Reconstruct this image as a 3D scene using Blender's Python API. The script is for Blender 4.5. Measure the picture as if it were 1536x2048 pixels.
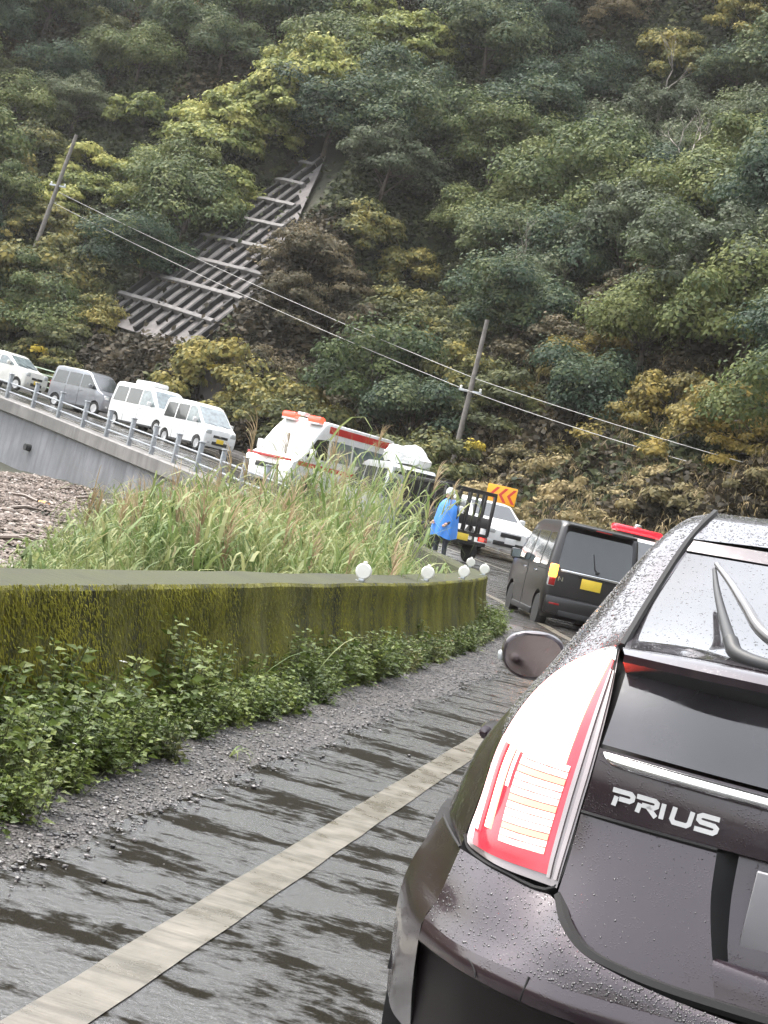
import bpy, bmesh, math, random
import numpy as np
from mathutils import Vector, Matrix
from mathutils.geometry import delaunay_2d_cdt

for o in list(bpy.data.objects):
    bpy.data.objects.remove(o, do_unlink=True)
SC = bpy.context.scene
COL = SC.collection
rad = math.radians
RNG = np.random.default_rng(7)
random.seed(7)

# ------------------------------------------------------------------ camera
CAM_H = 1.33
F_PX = 3300.0                       # focal length for a 1536 px wide frame
_a = Vector(((1453 - 768) / F_PX, -(1162 - 1024) / F_PX, -1.0)).normalized()
_b = Vector((math.cos(rad(13)), -math.sin(rad(13)), 0.0))
_z = _b.cross(_a).normalized()
if _z.y < 0:
    _z = -_z
_x = _a.cross(_z)
R_WC = Matrix((_x, _a, _z))          # world axes expressed in camera axes
cam_d = bpy.data.cameras.new('camera')
cam = bpy.data.objects.new('camera', cam_d)
COL.objects.link(cam)
cam.matrix_world = Matrix.Translation((0, 0, CAM_H)) @ R_WC.to_4x4()
cam_d.sensor_fit = 'HORIZONTAL'
cam_d.sensor_width = 36.0
cam_d.lens = F_PX / 1536 * 36.0
cam_d.clip_start = 0.05
cam_d.clip_end = 6000
SC.camera = cam

# ------------------------------------------------------------------ sky, sun, exposure
SUN_EL, SUN_AZ = rad(64), rad(288)
W = bpy.data.worlds.new('World')
SC.world = W
W.use_nodes = True
nt = W.node_tree
for n in list(nt.nodes):
    nt.nodes.remove(n)
sky = nt.nodes.new('ShaderNodeTexSky')
sky.sky_type = 'NISHITA'
sky.sun_disc = False
sky.sun_elevation = SUN_EL
sky.sun_rotation = SUN_AZ
sky.air_density = 1.6
sky.dust_density = 4.0
sky.ozone_density = 1.0
hs = nt.nodes.new('ShaderNodeHueSaturation')
hs.inputs['Saturation'].default_value = 0.28
bg = nt.nodes.new('ShaderNodeBackground')
bg.inputs['Strength'].default_value = 0.15
ow = nt.nodes.new('ShaderNodeOutputWorld')
nt.links.new(sky.outputs[0], hs.inputs['Color'])
nt.links.new(hs.outputs[0], bg.inputs['Color'])
nt.links.new(bg.outputs[0], ow.inputs['Surface'])
sun_d = bpy.data.lights.new('sun', 'SUN')
sun_d.energy = 0.85
sun_d.angle = rad(35)
sun_d.color = (1.0, 0.95, 0.88)
sun = bpy.data.objects.new('sun', sun_d)
COL.objects.link(sun)
_sd = Vector((math.sin(SUN_AZ) * math.cos(SUN_EL), math.cos(SUN_AZ) * math.cos(SUN_EL), math.sin(SUN_EL)))
sun.rotation_euler = (-_sd).to_track_quat('-Z', 'Y').to_euler()
sun.location = (0, 0, 60)
SC.view_settings.view_transform = 'Standard'
SC.view_settings.look = 'None'
SC.view_settings.gamma = 1.0
SC.view_settings.use_curve_mapping = False
SC.view_settings.exposure = 1.98
SC.cycles.use_denoising = True
SC.cycles.max_bounces = 6
SC.cycles.transparent_max_bounces = 8
SC.cycles.volume_bounces = 0

# ------------------------------------------------------------------ helpers
def tag(o, label=None, cat=None, group=None, kind=None):
    if label: o['label'] = label
    if cat: o['category'] = cat
    if group: o['group'] = group
    if kind: o['kind'] = kind
    return o

def link(o, parent=None):
    COL.objects.link(o)
    if parent is not None:
        o.parent = parent
    return o

def thing(name, label, cat, loc=(0, 0, 0), rotz=0.0, group=None):
    o = bpy.data.objects.new(name, None)
    o.empty_display_size = 0.2
    link(o)
    o.location = loc
    o.rotation_euler = (0, 0, rotz)
    return tag(o, label, cat, group)

def shade(me, smooth=True, angle=None):
    me.polygons.foreach_set('use_smooth', [smooth] * len(me.polygons))
    if smooth and angle is not None:
        try:
            me.set_sharp_from_angle(angle=rad(angle))
        except Exception:
            pass

def obj(name, verts, faces, mat, parent=None, smooth=False, angle=None):
    me = bpy.data.meshes.new(name)
    me.from_pydata([tuple(v) for v in verts], [], [tuple(f) for f in faces])
    me.update()
    shade(me, smooth, angle)
    if mat is not None:
        me.materials.append(mat)
    return link(bpy.data.objects.new(name, me), parent)

def bobj(name, bm, mat, parent=None, smooth=False, angle=None):
    me = bpy.data.meshes.new(name)
    bm.to_mesh(me)
    bm.free()
    shade(me, smooth, angle)
    if mat is not None:
        me.materials.append(mat)
    return link(bpy.data.objects.new(name, me), parent)

def mesh_np(name, V, Q, mat, smooth=False):
    """fast mesh from numpy arrays: V (n,3), Q (m,k)"""
    me = bpy.data.meshes.new(name)
    V = np.ascontiguousarray(V, dtype=np.float32)
    Q = np.ascontiguousarray(Q, dtype=np.int32)
    m, k = Q.shape
    me.vertices.add(len(V)); me.vertices.foreach_set('co', V.ravel())
    me.loops.add(m * k); me.loops.foreach_set('vertex_index', Q.ravel())
    me.polygons.add(m)
    me.polygons.foreach_set('loop_start', np.arange(0, m * k, k, dtype=np.int32))
    me.polygons.foreach_set('loop_total', np.full(m, k, dtype=np.int32))
    me.polygons.foreach_set('use_smooth', np.full(m, smooth, dtype=bool))
    me.update(calc_edges=True)
    if mat is not None:
        me.materials.append(mat)
    return me

def box_bm(c, s, bevel=0.0, seg=2, rot=None):
    bm = bmesh.new()
    bmesh.ops.create_cube(bm, size=1.0)
    for v in bm.verts:
        v.co = Vector((v.co.x * s[0], v.co.y * s[1], v.co.z * s[2]))
    if bevel > 0:
        bmesh.ops.bevel(bm, geom=bm.edges[:], offset=min(bevel, min(s) * 0.45), segments=seg, profile=0.5, affect='EDGES')
    M = Matrix.Translation(c)
    if rot is not None:
        M = M @ rot.to_4x4()
    bm.transform(M)
    return bm

def box(name, c, s, mat, parent=None, bevel=0.0, rot=None, seg=2):
    return bobj(name, box_bm(c, s, bevel, seg, rot), mat, parent, bevel > 0, 40)

def tube_data(pts, r, n=8, cap=True):
    """tube along pts, r scalar or list"""
    pts = [Vector(p) for p in pts]
    rs = r if hasattr(r, '__len__') else [r] * len(pts)
    V, Fc = [], []
    ref = Vector((0, 0, 1))
    for i, p in enumerate(pts):
        t = (pts[min(i + 1, len(pts) - 1)] - pts[max(i - 1, 0)]).normalized()
        u = t.cross(ref)
        if u.length < 1e-3:
            u = t.cross(Vector((1, 0, 0)))
        u.normalize()
        w = u.cross(t)
        for k in range(n):
            a = 2 * math.pi * k / n
            V.append(p + u * (math.cos(a) * rs[i]) + w * (math.sin(a) * rs[i]))
    for i in range(len(pts) - 1):
        for k in range(n):
            Fc.append((i * n + k, i * n + (k + 1) % n, (i + 1) * n + (k + 1) % n, (i + 1) * n + k))
    if cap:
        Fc.append(tuple(range(n))[::-1])
        Fc.append(tuple((len(pts) - 1) * n + k for k in range(n)))
    return V, Fc

def tube(name, pts, r, mat, parent=None, n=8):
    V, Fc = tube_data(pts, r, n)
    return obj(name, V, Fc, mat, parent, True, 50)

def merge(parts):
    V, Fc = [], []
    for v, f in parts:
        k = len(V)
        V += list(v)
        Fc += [tuple(i + k for i in q) for q in f]
    return V, Fc

def lathe(name, prof, mat, parent=None, axis='x', n=28, loc=(0, 0, 0), angle=35):
    """prof: (radius, along) pairs"""
    V, Fc = [], []
    for (r, a) in prof:
        for k in range(n):
            t = 2 * math.pi * k / n
            c, s = r * math.cos(t), r * math.sin(t)
            if axis == 'x': V.append((a + loc[0], c + loc[1], s + loc[2]))
            elif axis == 'y': V.append((c + loc[0], a + loc[1], s + loc[2]))
            else: V.append((c + loc[0], s + loc[1], a + loc[2]))
    for i in range(len(prof) - 1):
        for k in range(n):
            Fc.append((i * n + k, i * n + (k + 1) % n, (i + 1) * n + (k + 1) % n, (i + 1) * n + k))
    if prof[0][0] > 1e-4: Fc.append(tuple(range(n))[::-1])
    if prof[-1][0] > 1e-4: Fc.append(tuple((len(prof) - 1) * n + k for k in range(n)))
    return obj(name, V, Fc, mat, parent, True, angle)

def cr(pts, k=6):
    """Catmull-Rom through pts, k samples per span"""
    P = [np.array(p, float) for p in pts]
    P = [2 * P[0] - P[1]] + P + [2 * P[-1] - P[-2]]
    out = []
    for i in range(1, len(P) - 2):
        for j in range(k):
            t = j / k
            a, b, c, d = P[i - 1], P[i], P[i + 1], P[i + 2]
            out.append(0.5 * ((2 * b) + (-a + c) * t + (2 * a - 5 * b + 4 * c - d) * t * t + (-a + 3 * b - 3 * c + d) * t ** 3))
    out.append(P[-2])
    return np.array(out)

def resample(P, n):
    P = np.array(P, float)
    s = np.r_[0, np.cumsum(np.linalg.norm(np.diff(P, axis=0), axis=1))]
    t = np.linspace(0, s[-1], n)
    return np.stack([np.interp(t, s, P[:, i]) for i in range(P.shape[1])], 1)

def grid_faces(nu, nv, flip=False):
    Fc = []
    for i in range(nu - 1):
        for j in range(nv - 1):
            q = (i * nv + j, (i + 1) * nv + j, (i + 1) * nv + j + 1, i * nv + j + 1)
            Fc.append(q[::-1] if flip else q)
    return Fc

def coons(top, bot, left, right, nu=14, nv=10):
    """top/bot run left->right, left/right run top->bottom; returns (nv,nu,3)"""
    T, B = resample(top, nu), resample(bot, nu)
    L, Rr = resample(left, nv), resample(right, nv)
    u = np.linspace(0, 1, nu)[None, :, None]
    v = np.linspace(0, 1, nv)[:, None, None]
    S = (1 - v) * T[None] + v * B[None] + (1 - u) * L[:, None] + u * Rr[:, None]
    S = S - ((1 - u) * (1 - v) * T[0] + u * (1 - v) * T[-1] + (1 - u) * v * B[0] + u * v * B[-1])
    return S

def fbm2(x, y, seed=0, octv=4):
    """cheap value noise on numpy arrays, ~[-1,1]"""
    r = np.zeros_like(x, dtype=float); amp = 1.0; tot = 0
    for o in range(octv):
        xs, ys = x * 2 ** o, y * 2 ** o
        xi, yi = np.floor(xs).astype(np.int64), np.floor(ys).astype(np.int64)
        fx, fy = xs - xi, ys - yi
        fx, fy = fx * fx * (3 - 2 * fx), fy * fy * (3 - 2 * fy)
        def h(a, b):
            n = (a * 374761393 + b * 668265263 + (seed + o * 17) * 974634777) & 0x7fffffff
            n = ((n ^ (n >> 13)) * 1274126177) & 0x7fffffff
            return (n & 0xffff) / 32767.5 - 1
        r += amp * ((h(xi, yi) * (1 - fx) + h(xi + 1, yi) * fx) * (1 - fy) + (h(xi, yi + 1) * (1 - fx) + h(xi + 1, yi + 1) * fx) * fy)
        tot += amp; amp *= 0.5
    return r / tot

# ------------------------------------------------------------------ materials
MATS = {}
def mat_new(name):
    m = bpy.data.materials.new(name)
    m.use_nodes = True
    t = m.node_tree
    p = t.nodes.get('Principled BSDF')
    MATS[name] = m
    return m, t, p

def nd(t, typ, **kw):
    n = t.nodes.new(typ)
    for k, v in kw.items():
        setattr(n, k, v)
    return n

def coords(t, kind='Object', scale=(1, 1, 1)):
    if kind == 'World':
        src = nd(t, 'ShaderNodeNewGeometry').outputs['Position']
    else:
        src = nd(t, 'ShaderNodeTexCoord').outputs[kind]
    mp = nd(t, 'ShaderNodeMapping')
    mp.inputs['Scale'].default_value = scale
    t.links.new(src, mp.inputs['Vector'])
    return mp.outputs[0]

def noise(t, vec, scale, detail=4, rough=0.55):
    n = nd(t, 'ShaderNodeTexNoise')
    n.inputs['Scale'].default_value = scale
    n.inputs['Detail'].default_value = detail
    n.inputs['Roughness'].default_value = rough
    t.links.new(vec, n.inputs['Vector'])
    return n.outputs['Fac']

def ramp(t, fac, stops):
    r = nd(t, 'ShaderNodeValToRGB')
    el = r.color_ramp.elements
    while len(el) < len(stops):
        el.new(0.5)
    for e, (p, c) in zip(el, stops):
        e.position = p
        e.color = (c[0], c[1], c[2], 1) if hasattr(c, '__len__') else (c, c, c, 1)
    t.links.new(fac, r.inputs[0])
    return r.outputs[0]

def mixc(t, fac, a, b, mode='MIX'):
    m = nd(t, 'ShaderNodeMix', data_type='RGBA', blend_type=mode)
    for s, v in ((m.inputs[0], fac), (m.inputs[6], a), (m.inputs[7], b)):
        if hasattr(v, 'is_output') or isinstance(v, bpy.types.NodeSocket):
            t.links.new(v, s)
        elif hasattr(v, '__len__'):
            s.default_value = (v[0], v[1], v[2], 1)
        else:
            s.default_value = v
    return m.outputs[2]

def bump(t, p, h, strength=0.3, dist=0.02):
    b = nd(t, 'ShaderNodeBump')
    b.inputs['Strength'].default_value = strength
    b.inputs['Distance'].default_value = dist
    t.links.new(h, b.inputs['Height'])
    t.links.new(b.outputs[0], p.inputs['Normal'])

def simple(name, c, rough=0.5, metal=0.0, var=0.15, scale=8.0, bmp=0.0, coat=0.0, spec=0.5, kind='Object'):
    m, t, p = mat_new(name)
    v = coords(t, kind)
    f = noise(t, v, scale, 5)
    d = tuple(max(0, x * (1 - var)) for x in c); e = tuple(min(1, x * (1 + var)) for x in c)
    t.links.new(ramp(t, f, [(0.3, d), (0.7, e)]), p.inputs['Base Color'])
    p.inputs['Roughness'].default_value = rough
    p.inputs['Metallic'].default_value = metal
    p.inputs['Coat Weight'].default_value = coat
    p.inputs['Coat Roughness'].default_value = 0.04
    p.inputs['Specular IOR Level'].default_value = spec
    if bmp:
        bump(t, p, f, bmp, 0.01)
    return m

def emissive(name, base, em, strength, rough=0.15):
    m, t, p = mat_new(name)
    p.inputs['Base Color'].default_value = (*base, 1)
    p.inputs['Roughness'].default_value = rough
    p.inputs['Emission Color'].default_value = (*em, 1)
    p.inputs['Emission Strength'].default_value = strength
    p.inputs['Coat Weight'].default_value = 0.6
    return m

def leaf_mat(name, cols, rough=0.6, nscale=0.7, transl=0.25, spec=0.15, gain=1.35):
    """foliage: colour drifts by clump (noise) and by leaf (island), shifted per plant"""
    m, t, p = mat_new(name)
    v = coords(t, 'World')
    f1 = noise(t, v, nscale, 3)
    g = nd(t, 'ShaderNodeNewGeometry')
    oi = nd(t, 'ShaderNodeObjectInfo')
    a = nd(t, 'ShaderNodeMath', operation='MULTIPLY_ADD')
    t.links.new(g.outputs['Random Per Island'], a.inputs[0]); a.inputs[1].default_value = 0.35
    t.links.new(f1, a.inputs[2])
    b = nd(t, 'ShaderNodeMath', operation='MULTIPLY_ADD')
    t.links.new(oi.outputs['Random'], b.inputs[0]); b.inputs[1].default_value = 0.35
    t.links.new(a.outputs[0], b.inputs[2])
    c = nd(t, 'ShaderNodeMath', operation='SUBTRACT')
    t.links.new(b.outputs[0], c.inputs[0]); c.inputs[1].default_value = 0.34
    n = len(cols)
    cols = [tuple(q * gain for q in w) for w in cols]
    colr = ramp(t, c.outputs[0], [(0.22 + 0.56 * i / max(1, n - 1), cols[i]) for i in range(n)])
    t.links.new(colr, p.inputs['Base Color'])
    p.inputs['Roughness'].default_value = rough
    p.inputs['Specular IOR Level'].default_value = spec
    if transl:
        tr = nd(t, 'ShaderNodeBsdfTranslucent')
        t.links.new(colr, tr.inputs['Color'])
        mx = nd(t, 'ShaderNodeMixShader')
        mx.inputs[0].default_value = transl
        t.links.new(p.outputs[0], mx.inputs[1]); t.links.new(tr.outputs[0], mx.inputs[2])
        t.links.new(mx.outputs[0], t.nodes['Material Output'].inputs['Surface'])
    return m
# ------------------------------------------------------------------ the road's course: sea-side edge of the carriageway
_ctrl = [(-2.75, -60, 0), (-2.70, -20, 0), (-2.66, 4, 0), (-2.65, 12, 0), (-2.68, 16, 0), (-2.98, 21.4, 0), (-3.63, 24.4, -.02),
         (-5.3, 30, 0), (-8.0, 36, .18), (-11.6, 42, .45), (-16, 48, .78), (-21.5, 54, 1.22), (-27, 58.5, 1.74),
         (-31.5, 61, 2.12), (-38, 63, 2.6), (-47, 63.8, 3.1), (-70, 62, 4.2), (-100, 56, 5.2)]
PATH = resample(cr(_ctrl, 14), 900)
PS = np.r_[0, np.cumsum(np.linalg.norm(np.diff(PATH[:, :2], axis=0), axis=1))]
_T = np.gradient(PATH[:, :2], axis=0)
_T /= np.linalg.norm(_T, axis=1)[:, None]
_N = np.stack([_T[:, 1], -_T[:, 0]], 1)          # towards the hill
_k = np.gradient(np.unwrap(np.arctan2(_T[:, 1], _T[:, 0])), PS)
_k = np.convolve(np.pad(_k, 40, 'edge'), np.ones(81) / 81, 'valid')
BANK = np.clip(_k * 1.0, 0, 0.02)

def at(s, q, dz=0.0):
    """point at arc length s, q metres from the sea edge; follows the bank of the road"""
    x = np.interp(s, PS, PATH[:, 0]); y = np.interp(s, PS, PATH[:, 1]); z = np.interp(s, PS, PATH[:, 2])
    nx = np.interp(s, PS, _N[:, 0]); ny = np.interp(s, PS, _N[:, 1]); b = np.interp(s, PS, BANK)
    return np.stack([x + nx * q, y + ny * q, z + b * np.clip(q, 0, 8.5) + dz], -1)

def heading(s):
    tx = np.interp(s, PS, _T[:, 0]); ty = np.interp(s, PS, _T[:, 1])
    return math.atan2(-tx, ty)                    # rotation about z that turns +y onto the road

S0 = float(np.interp(0, PATH[:300, 1], PS[:300])) # arc length beside the camera

def s_of_y(y):
    i = np.argmax(PATH[:, 1] >= y)
    return float(PS[i])

def locate(X, Y):
    """nearest path sample -> s, signed q"""
    X = np.asarray(X, float); Y = np.asarray(Y, float)
    sh = X.shape
    P = np.stack([X.ravel(), Y.ravel()], 1)
    s = np.empty(len(P)); q = np.empty(len(P))
    A = PATH[::5, :2]; idx = np.arange(0, len(PATH), 5)
    for i in range(0, len(P), 4000):
        d = ((P[i:i + 4000, None] - A[None]) ** 2).sum(2)
        j = idx[d.argmin(1)]
        s[i:i + 4000] = PS[j]
        q[i:i + 4000] = ((P[i:i + 4000] - PATH[j, :2]) * _N[j]).sum(1)
    return s.reshape(sh), q.reshape(sh)

# lattice slope frame on the hillside: origin, contour direction, up-slope direction
LO = np.array([-32.21, 77.5, 7.83]); LC = np.array([.827, -.558, 0]); LH = np.array([.558, .827, 0]); LSL = .967
TOE = 9.3
def terrain(X, Y):
    X = np.asarray(X, float); Y = np.asarray(Y, float)
    s, q = locate(X, Y)
    rz = np.interp(s, PS, PATH[:, 2]); bk = np.interp(s, PS, BANK)
    n1 = fbm2(X * .09, Y * .09, 3, 3); n2 = fbm2(X * .35, Y * .35, 5, 3)
    cove = -1.0 + .6 * np.exp(np.minimum(q, 0) / 5.0) + .18 * n2 - .25 * np.clip((-q - 12) / 10, 0, 3)
    t = np.maximum(q - TOE, 0)
    slope = 0.92 * (1 + .22 * n1)
    hill = np.where(t < 3, .45 * t, 1.35 + slope * (t - 3))
    ridge = 1.33 + 98 * (.385 + .23 * np.clip(X / np.maximum(Y, 20), -.62, .2)) - 3.2 + 2.0 * n1
    hill = np.where(hill > ridge - 4, ridge - 4 + 4 * np.tanh((hill - ridge + 4) / 4), hill)
    hill = hill + np.clip(t / 4, 0, 1) * (.9 * n2 + 2.2 * n1)
    z = np.where(q < 1.2, cove, rz + bk * np.clip(q, 0, 8.5) - .12 + hill)
    # spur that carries the lattice
    ax = (X - LO[0]) * LC[0] + (Y - LO[1]) * LC[1]
    ah = (X - LO[0]) * LH[0] + (Y - LO[1]) * LH[1]
    spur = LO[2] - .35 + LSL * ah
    amin = -.11 * ah - 1.2; amax = 9.37 - .60 * np.clip(ah, 0, 12) + 1.6
    out = np.maximum(np.maximum(amin - ax, ax - amax), 0) + np.maximum(-3.5 - ah, 0) * 3
    spur = spur - 1.3 * out
    inz = (ax > amin) & (ax < amax) & (ah > -2.0) & (ah < 12.2)
    z = np.where(q > TOE, np.where(inz, spur, np.where((ah < 12.4), np.maximum(z, spur), z)), z)
    return z

def grow(a, b, step, far):
    c = list(np.arange(a, b + 1e-6, step))
    d = step
    while c[-1] < far:
        d *= 1.5; c.append(c[-1] + d)
    d = step
    while c[0] > -far:
        d *= 1.5; c.insert(0, c[0] - d)
    return np.array(c)

# ------------------------------------------------------------------ setting materials
def m_ground():
    m, t, p = mat_new('soil')
    v = coords(t, 'World')
    f = noise(t, v, .35, 6, .6); g = noise(t, v, 3.0, 5, .6)
    c1 = ramp(t, f, [(.35, (.018, .022, .010)), (.5, (.030, .030, .014)), (.65, (.045, .038, .020))])
    c = mixc(t, g, c1, (.02, .02, .012))
    t.links.new(c, p.inputs['Base Color']); p.inputs['Roughness'].default_value = .9
    bump(t, p, g, .6, .1)
    return m

def m_asphalt():
    m, t, p = mat_new('wet_asphalt')
    v = coords(t, 'World')
    grit = noise(t, v, 150, 3, .65); mid = noise(t, v, 30, 5, .7)
    pool = noise(t, coords(t, 'World', (.75, 2.3, 1)), 1.5, 4, .55)       # shallow water lies in bands across the lane
    rip = noise(t, coords(t, 'World', (1.0, 1.6, 1)), 8.0, 5, .7)
    wet = nd(t, 'ShaderNodeMath', operation='MULTIPLY_ADD')
    t.links.new(rip, wet.inputs[0]); wet.inputs[1].default_value = .80; t.links.new(pool, wet.inputs[2])
    w = ramp(t, wet.outputs[0], [(.815, 0.0), (.935, 1.0)])              # 0: rough drained asphalt with dirt and moss, 1: water film
    t.links.new(ramp(t, w, [(0, .75), (1, .25)]), p.inputs['Roughness'])
    c = ramp(t, grit, [(.3, (.016, .015, .015)), (.7, (.058, .054, .052))])
    dirt = ramp(t, grit, [(.3, (.005, .0045, .003)), (.7, (.020, .017, .010))])
    t.links.new(mixc(t, w, dirt, c), p.inputs['Base Color'])
    t.links.new(ramp(t, w, [(0, .06), (1, .5)]), p.inputs['Specular IOR Level'])
    t.links.new(ramp(t, w, [(0, .0), (1, 1.0)]), p.inputs['Coat Weight'])
    p.inputs['Coat Roughness'].default_value = .18
    p.inputs['Coat IOR'].default_value = 1.6
    b = nd(t, 'ShaderNodeBump'); b.inputs['Strength'].default_value = .9; b.inputs['Distance'].default_value = .010
    t.links.new(grit, b.inputs['Height']); t.links.new(b.outputs[0], p.inputs['Normal'])
    b2 = nd(t, 'ShaderNodeBump'); b2.inputs['Strength'].default_value = .8; b2.inputs['Distance'].default_value = .010
    t.links.new(mid, b2.inputs['Height']); t.links.new(b2.outputs[0], p.inputs['Coat Normal'])
    return m

def m_concrete(name, c, stain=.5, rough=.75, moss=0.0, streak=True):
    m, t, p = mat_new(name)
    v = coords(t, 'World')
    vs = coords(t, 'World', (1.2, 1.2, .18))
    a = noise(t, v, .8, 6, .6); b = noise(t, vs, 2.2, 5, .65); g = noise(t, v, 30, 3)
    dk = tuple(x * (1 - stain) for x in c)
    col = ramp(t, a, [(.3, dk), (.65, c)])
    col = mixc(t, ramp(t, b, [(.42, 0.0), (.68, .75)]), col, tuple(x * .45 for x in c))
    if moss:
        col = mixc(t, ramp(t, a, [(.5 - moss * .3, 0.0), (.75 - moss * .3, .8)]), col, (.05, .055, .018))
    t.links.new(col, p.inputs['Base Color']); p.inputs['Roughness'].default_value = rough
    bump(t, p, g, .35, .01)
    return m

def m_mosswall():
    m, t, p = mat_new('moss_wall')
    vs = coords(t, 'World', (1, 1.0, .16))
    v = coords(t, 'World')
    a = noise(t, vs, 2.2, 6, .6); b = noise(t, v, 9, 5, .65); g = noise(t, coords(t, 'World', (1, 1, .3)), 55, 4, .7)
    col = ramp(t, a, [(.34, (.020, .021, .009)), (.46, (.105, .104, .020)), (.56, (.190, .182, .026)), (.72, (.27, .25, .040))])
    col = mixc(t, ramp(t, b, [(.45, 0.0), (.75, .6)]), col, (.050, .050, .018))
    t.links.new(col, p.inputs['Base Color']); p.inputs['Roughness'].default_value = .8
    h = nd(t, 'ShaderNodeMath', operation='ADD'); t.links.new(b, h.inputs[0]); t.links.new(g, h.inputs[1])
    bump(t, p, h.outputs[0], .9, .03)
    return m

def m_line():
    m, t, p = mat_new('road_paint')
    v = coords(t, 'World')
    a = noise(t, v, 6, 5, .6); b = noise(t, coords(t, 'World', (1.2, 14, 1)), 1.2, 5, .75); g = noise(t, v, 120, 2)
    col = ramp(t, a, [(.3, (.100, .089, .070)), (.7, (.170, .153, .122))])
    col = mixc(t, ramp(t, b, [(.47, 0.0), (.62, .75)]), col, (.072, .064, .048))
    col = mixc(t, ramp(t, b, [(.30, .55), (.36, 0.0)]), col, (.32, .305, .265))
    t.links.new(col, p.inputs['Base Color'])
    t.links.new(ramp(t, a, [(.35, .22), (.7, .5)]), p.inputs['Roughness'])
    bump(t, p, b, .3, .006)
    return m

def m_gravel():
    m, t, p = mat_new('gravel_bed')
    v = coords(t, 'World')
    vo = nd(t, 'ShaderNodeTexVoronoi'); vo.inputs['Scale'].default_value = 70
    t.links.new(v, vo.inputs['Vector'])
    a = noise(t, v, 3, 5)
    sep = nd(t, 'ShaderNodeSeparateColor'); t.links.new(vo.outputs['Color'], sep.inputs[0])
    col = ramp(t, sep.outputs[0], [(.1, (.022, .020, .020)), (.6, (.052, .047, .046)), (.95, (.12, .108, .105))])
    col = mixc(t, ramp(t, a, [(.4, 0.0), (.7, .6)]), col, (.05, .042, .03))
    t.links.new(col, p.inputs['Base Color']); p.inputs['Roughness'].default_value = .45
    bump(t, p, vo.outputs['Distance'], .8, .02)
    return m

M_SOIL = m_ground(); M_ASPH = m_asphalt(); M_LINE = m_line(); M_GRAV = m_gravel()
M_MOSS = m_mosswall()
M_CONC = m_concrete('weathered_concrete', (.22, .21, .20), .45, .7)
M_CONC_SEA = m_concrete('seawall_concrete', (.21, .213, .225), .35, .7)
M_CONC_DK = m_concrete('damp_concrete', (.042, .038, .028), .5, .95, moss=.7)
M_BEAM = m_concrete('lattice_concrete', (.155, .145, .14), .4, .75)
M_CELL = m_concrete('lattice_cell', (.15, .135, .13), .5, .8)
M_RIB_SHADE = m_concrete('lattice_rib_shade', (.022, .020, .019), .5, .85)  # concrete darkened in colour to stand for the ribs' shaded sides
M_ROCK = m_concrete('rock', (.13, .115, .11), .6, .85)
M_STEEL = simple('galvanised_steel', (.42, .44, .46), .38, .7, .2, 12)
M_STEEL_W = simple('painted_post', (.30, .32, .34), .45, .1, .25, 10)
M_WHITE = simple('white_plastic', (.78, .77, .72), .3, 0, .05)
M_WIRE = simple('wire', (.42, .41, .40), .45, .4, .1)
M_POLE = simple('pole_concrete', (.17, .155, .14), .8, 0, .3, 6, .3)

# ------------------------------------------------------------------ ground
gx = grow(-90, 70, 1.0, 2500); gy = grow(-20, 150, 1.0, 2500)
GX, GY = np.meshgrid(gx, gy, indexing='ij')
GZ = terrain(np.clip(GX, -140, 140), np.clip(GY, -60, 220))
V = np.stack([GX.ravel(), GY.ravel(), GZ.ravel()], 1)
ny = len(gy)
ii, jj = np.meshgrid(np.arange(len(gx) - 1), np.arange(ny - 1), indexing='ij')
Q = np.stack([ii * ny + jj, (ii + 1) * ny + jj, (ii + 1) * ny + jj + 1, ii * ny + jj + 1], -1).reshape(-1, 4)
tag(link(bpy.data.objects.new('ground', mesh_np('ground', V, Q, M_SOIL, True))), kind='structure')

# ------------------------------------------------------------------ road sheets
def ribbon(name, s0, s1, q0, q1, dz, mat, ds=.6, nq=2, jit=0.0, seed=1, kind='structure', parent=None, thick=0.0):
    n = max(2, int((s1 - s0) / ds))
    ss = np.linspace(s0, s1, n)
    rows = []
    j0 = jit * fbm2(ss * 2.3, ss * 0, seed, 4); j1 = jit * fbm2(ss * 2.3, ss * 0 + 9, seed + 3, 4)
    for k in range(nq):
        w = k / (nq - 1)
        rows.append(at(ss, (q0 + j0) * (1 - w) + (q1 + j1) * w, dz - (thick if k == nq - 1 else 0)))
    V = np.stack(rows, 1).reshape(-1, 3)
    F = grid_faces(n, nq, True)
    F = [f[::-1] for f in F]
    o = obj(name, V, F, mat, parent, True)
    o.data.flip_normals() if o.data.polygons[0].normal.z < 0 else None
    if kind: tag(o, kind=kind)
    return o

SE = PS[-1] - 2
ribbon('road', 2, SE, .02, 8.6, 0.0, M_ASPH, .8, 12)
ribbon('gravel_verge', S0 - 4, S0 + 24, .0, .84, .006, M_GRAV, .08, 10, .07, 4, thick=.014)
ribbon('edge_line', S0 - 6, s_of_y(62), 1.33, 1.485, .004, M_LINE, .03, 3, .005, 8)
ribbon('outer_line', S0 - 6, SE, 7.75, 7.9, .008, M_LINE, .3, 2, .01, 12)
s = S0 - 6
tag(ribbon('centre_line', S0 - 6, SE, 4.55, 4.68, .008, M_LINE, .3, 2, .008, 15))

# kerb/ditch on the hill side
n = 200; ss = np.linspace(S0 - 8, SE, n)
prof = [(8.58, -.05), (8.58, .13), (8.74, .13), (8.74, -.02), (9.2, -.02), (9.2, .2), (9.35, .2), (9.35, -.3)]
V = np.stack([at(ss, q, dz) for q, dz in prof], 1).reshape(-1, 3)
k_ = obj('kerb', V, grid_faces(n, len(prof)), M_CONC, None); tag(k_, kind='structure')

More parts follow.
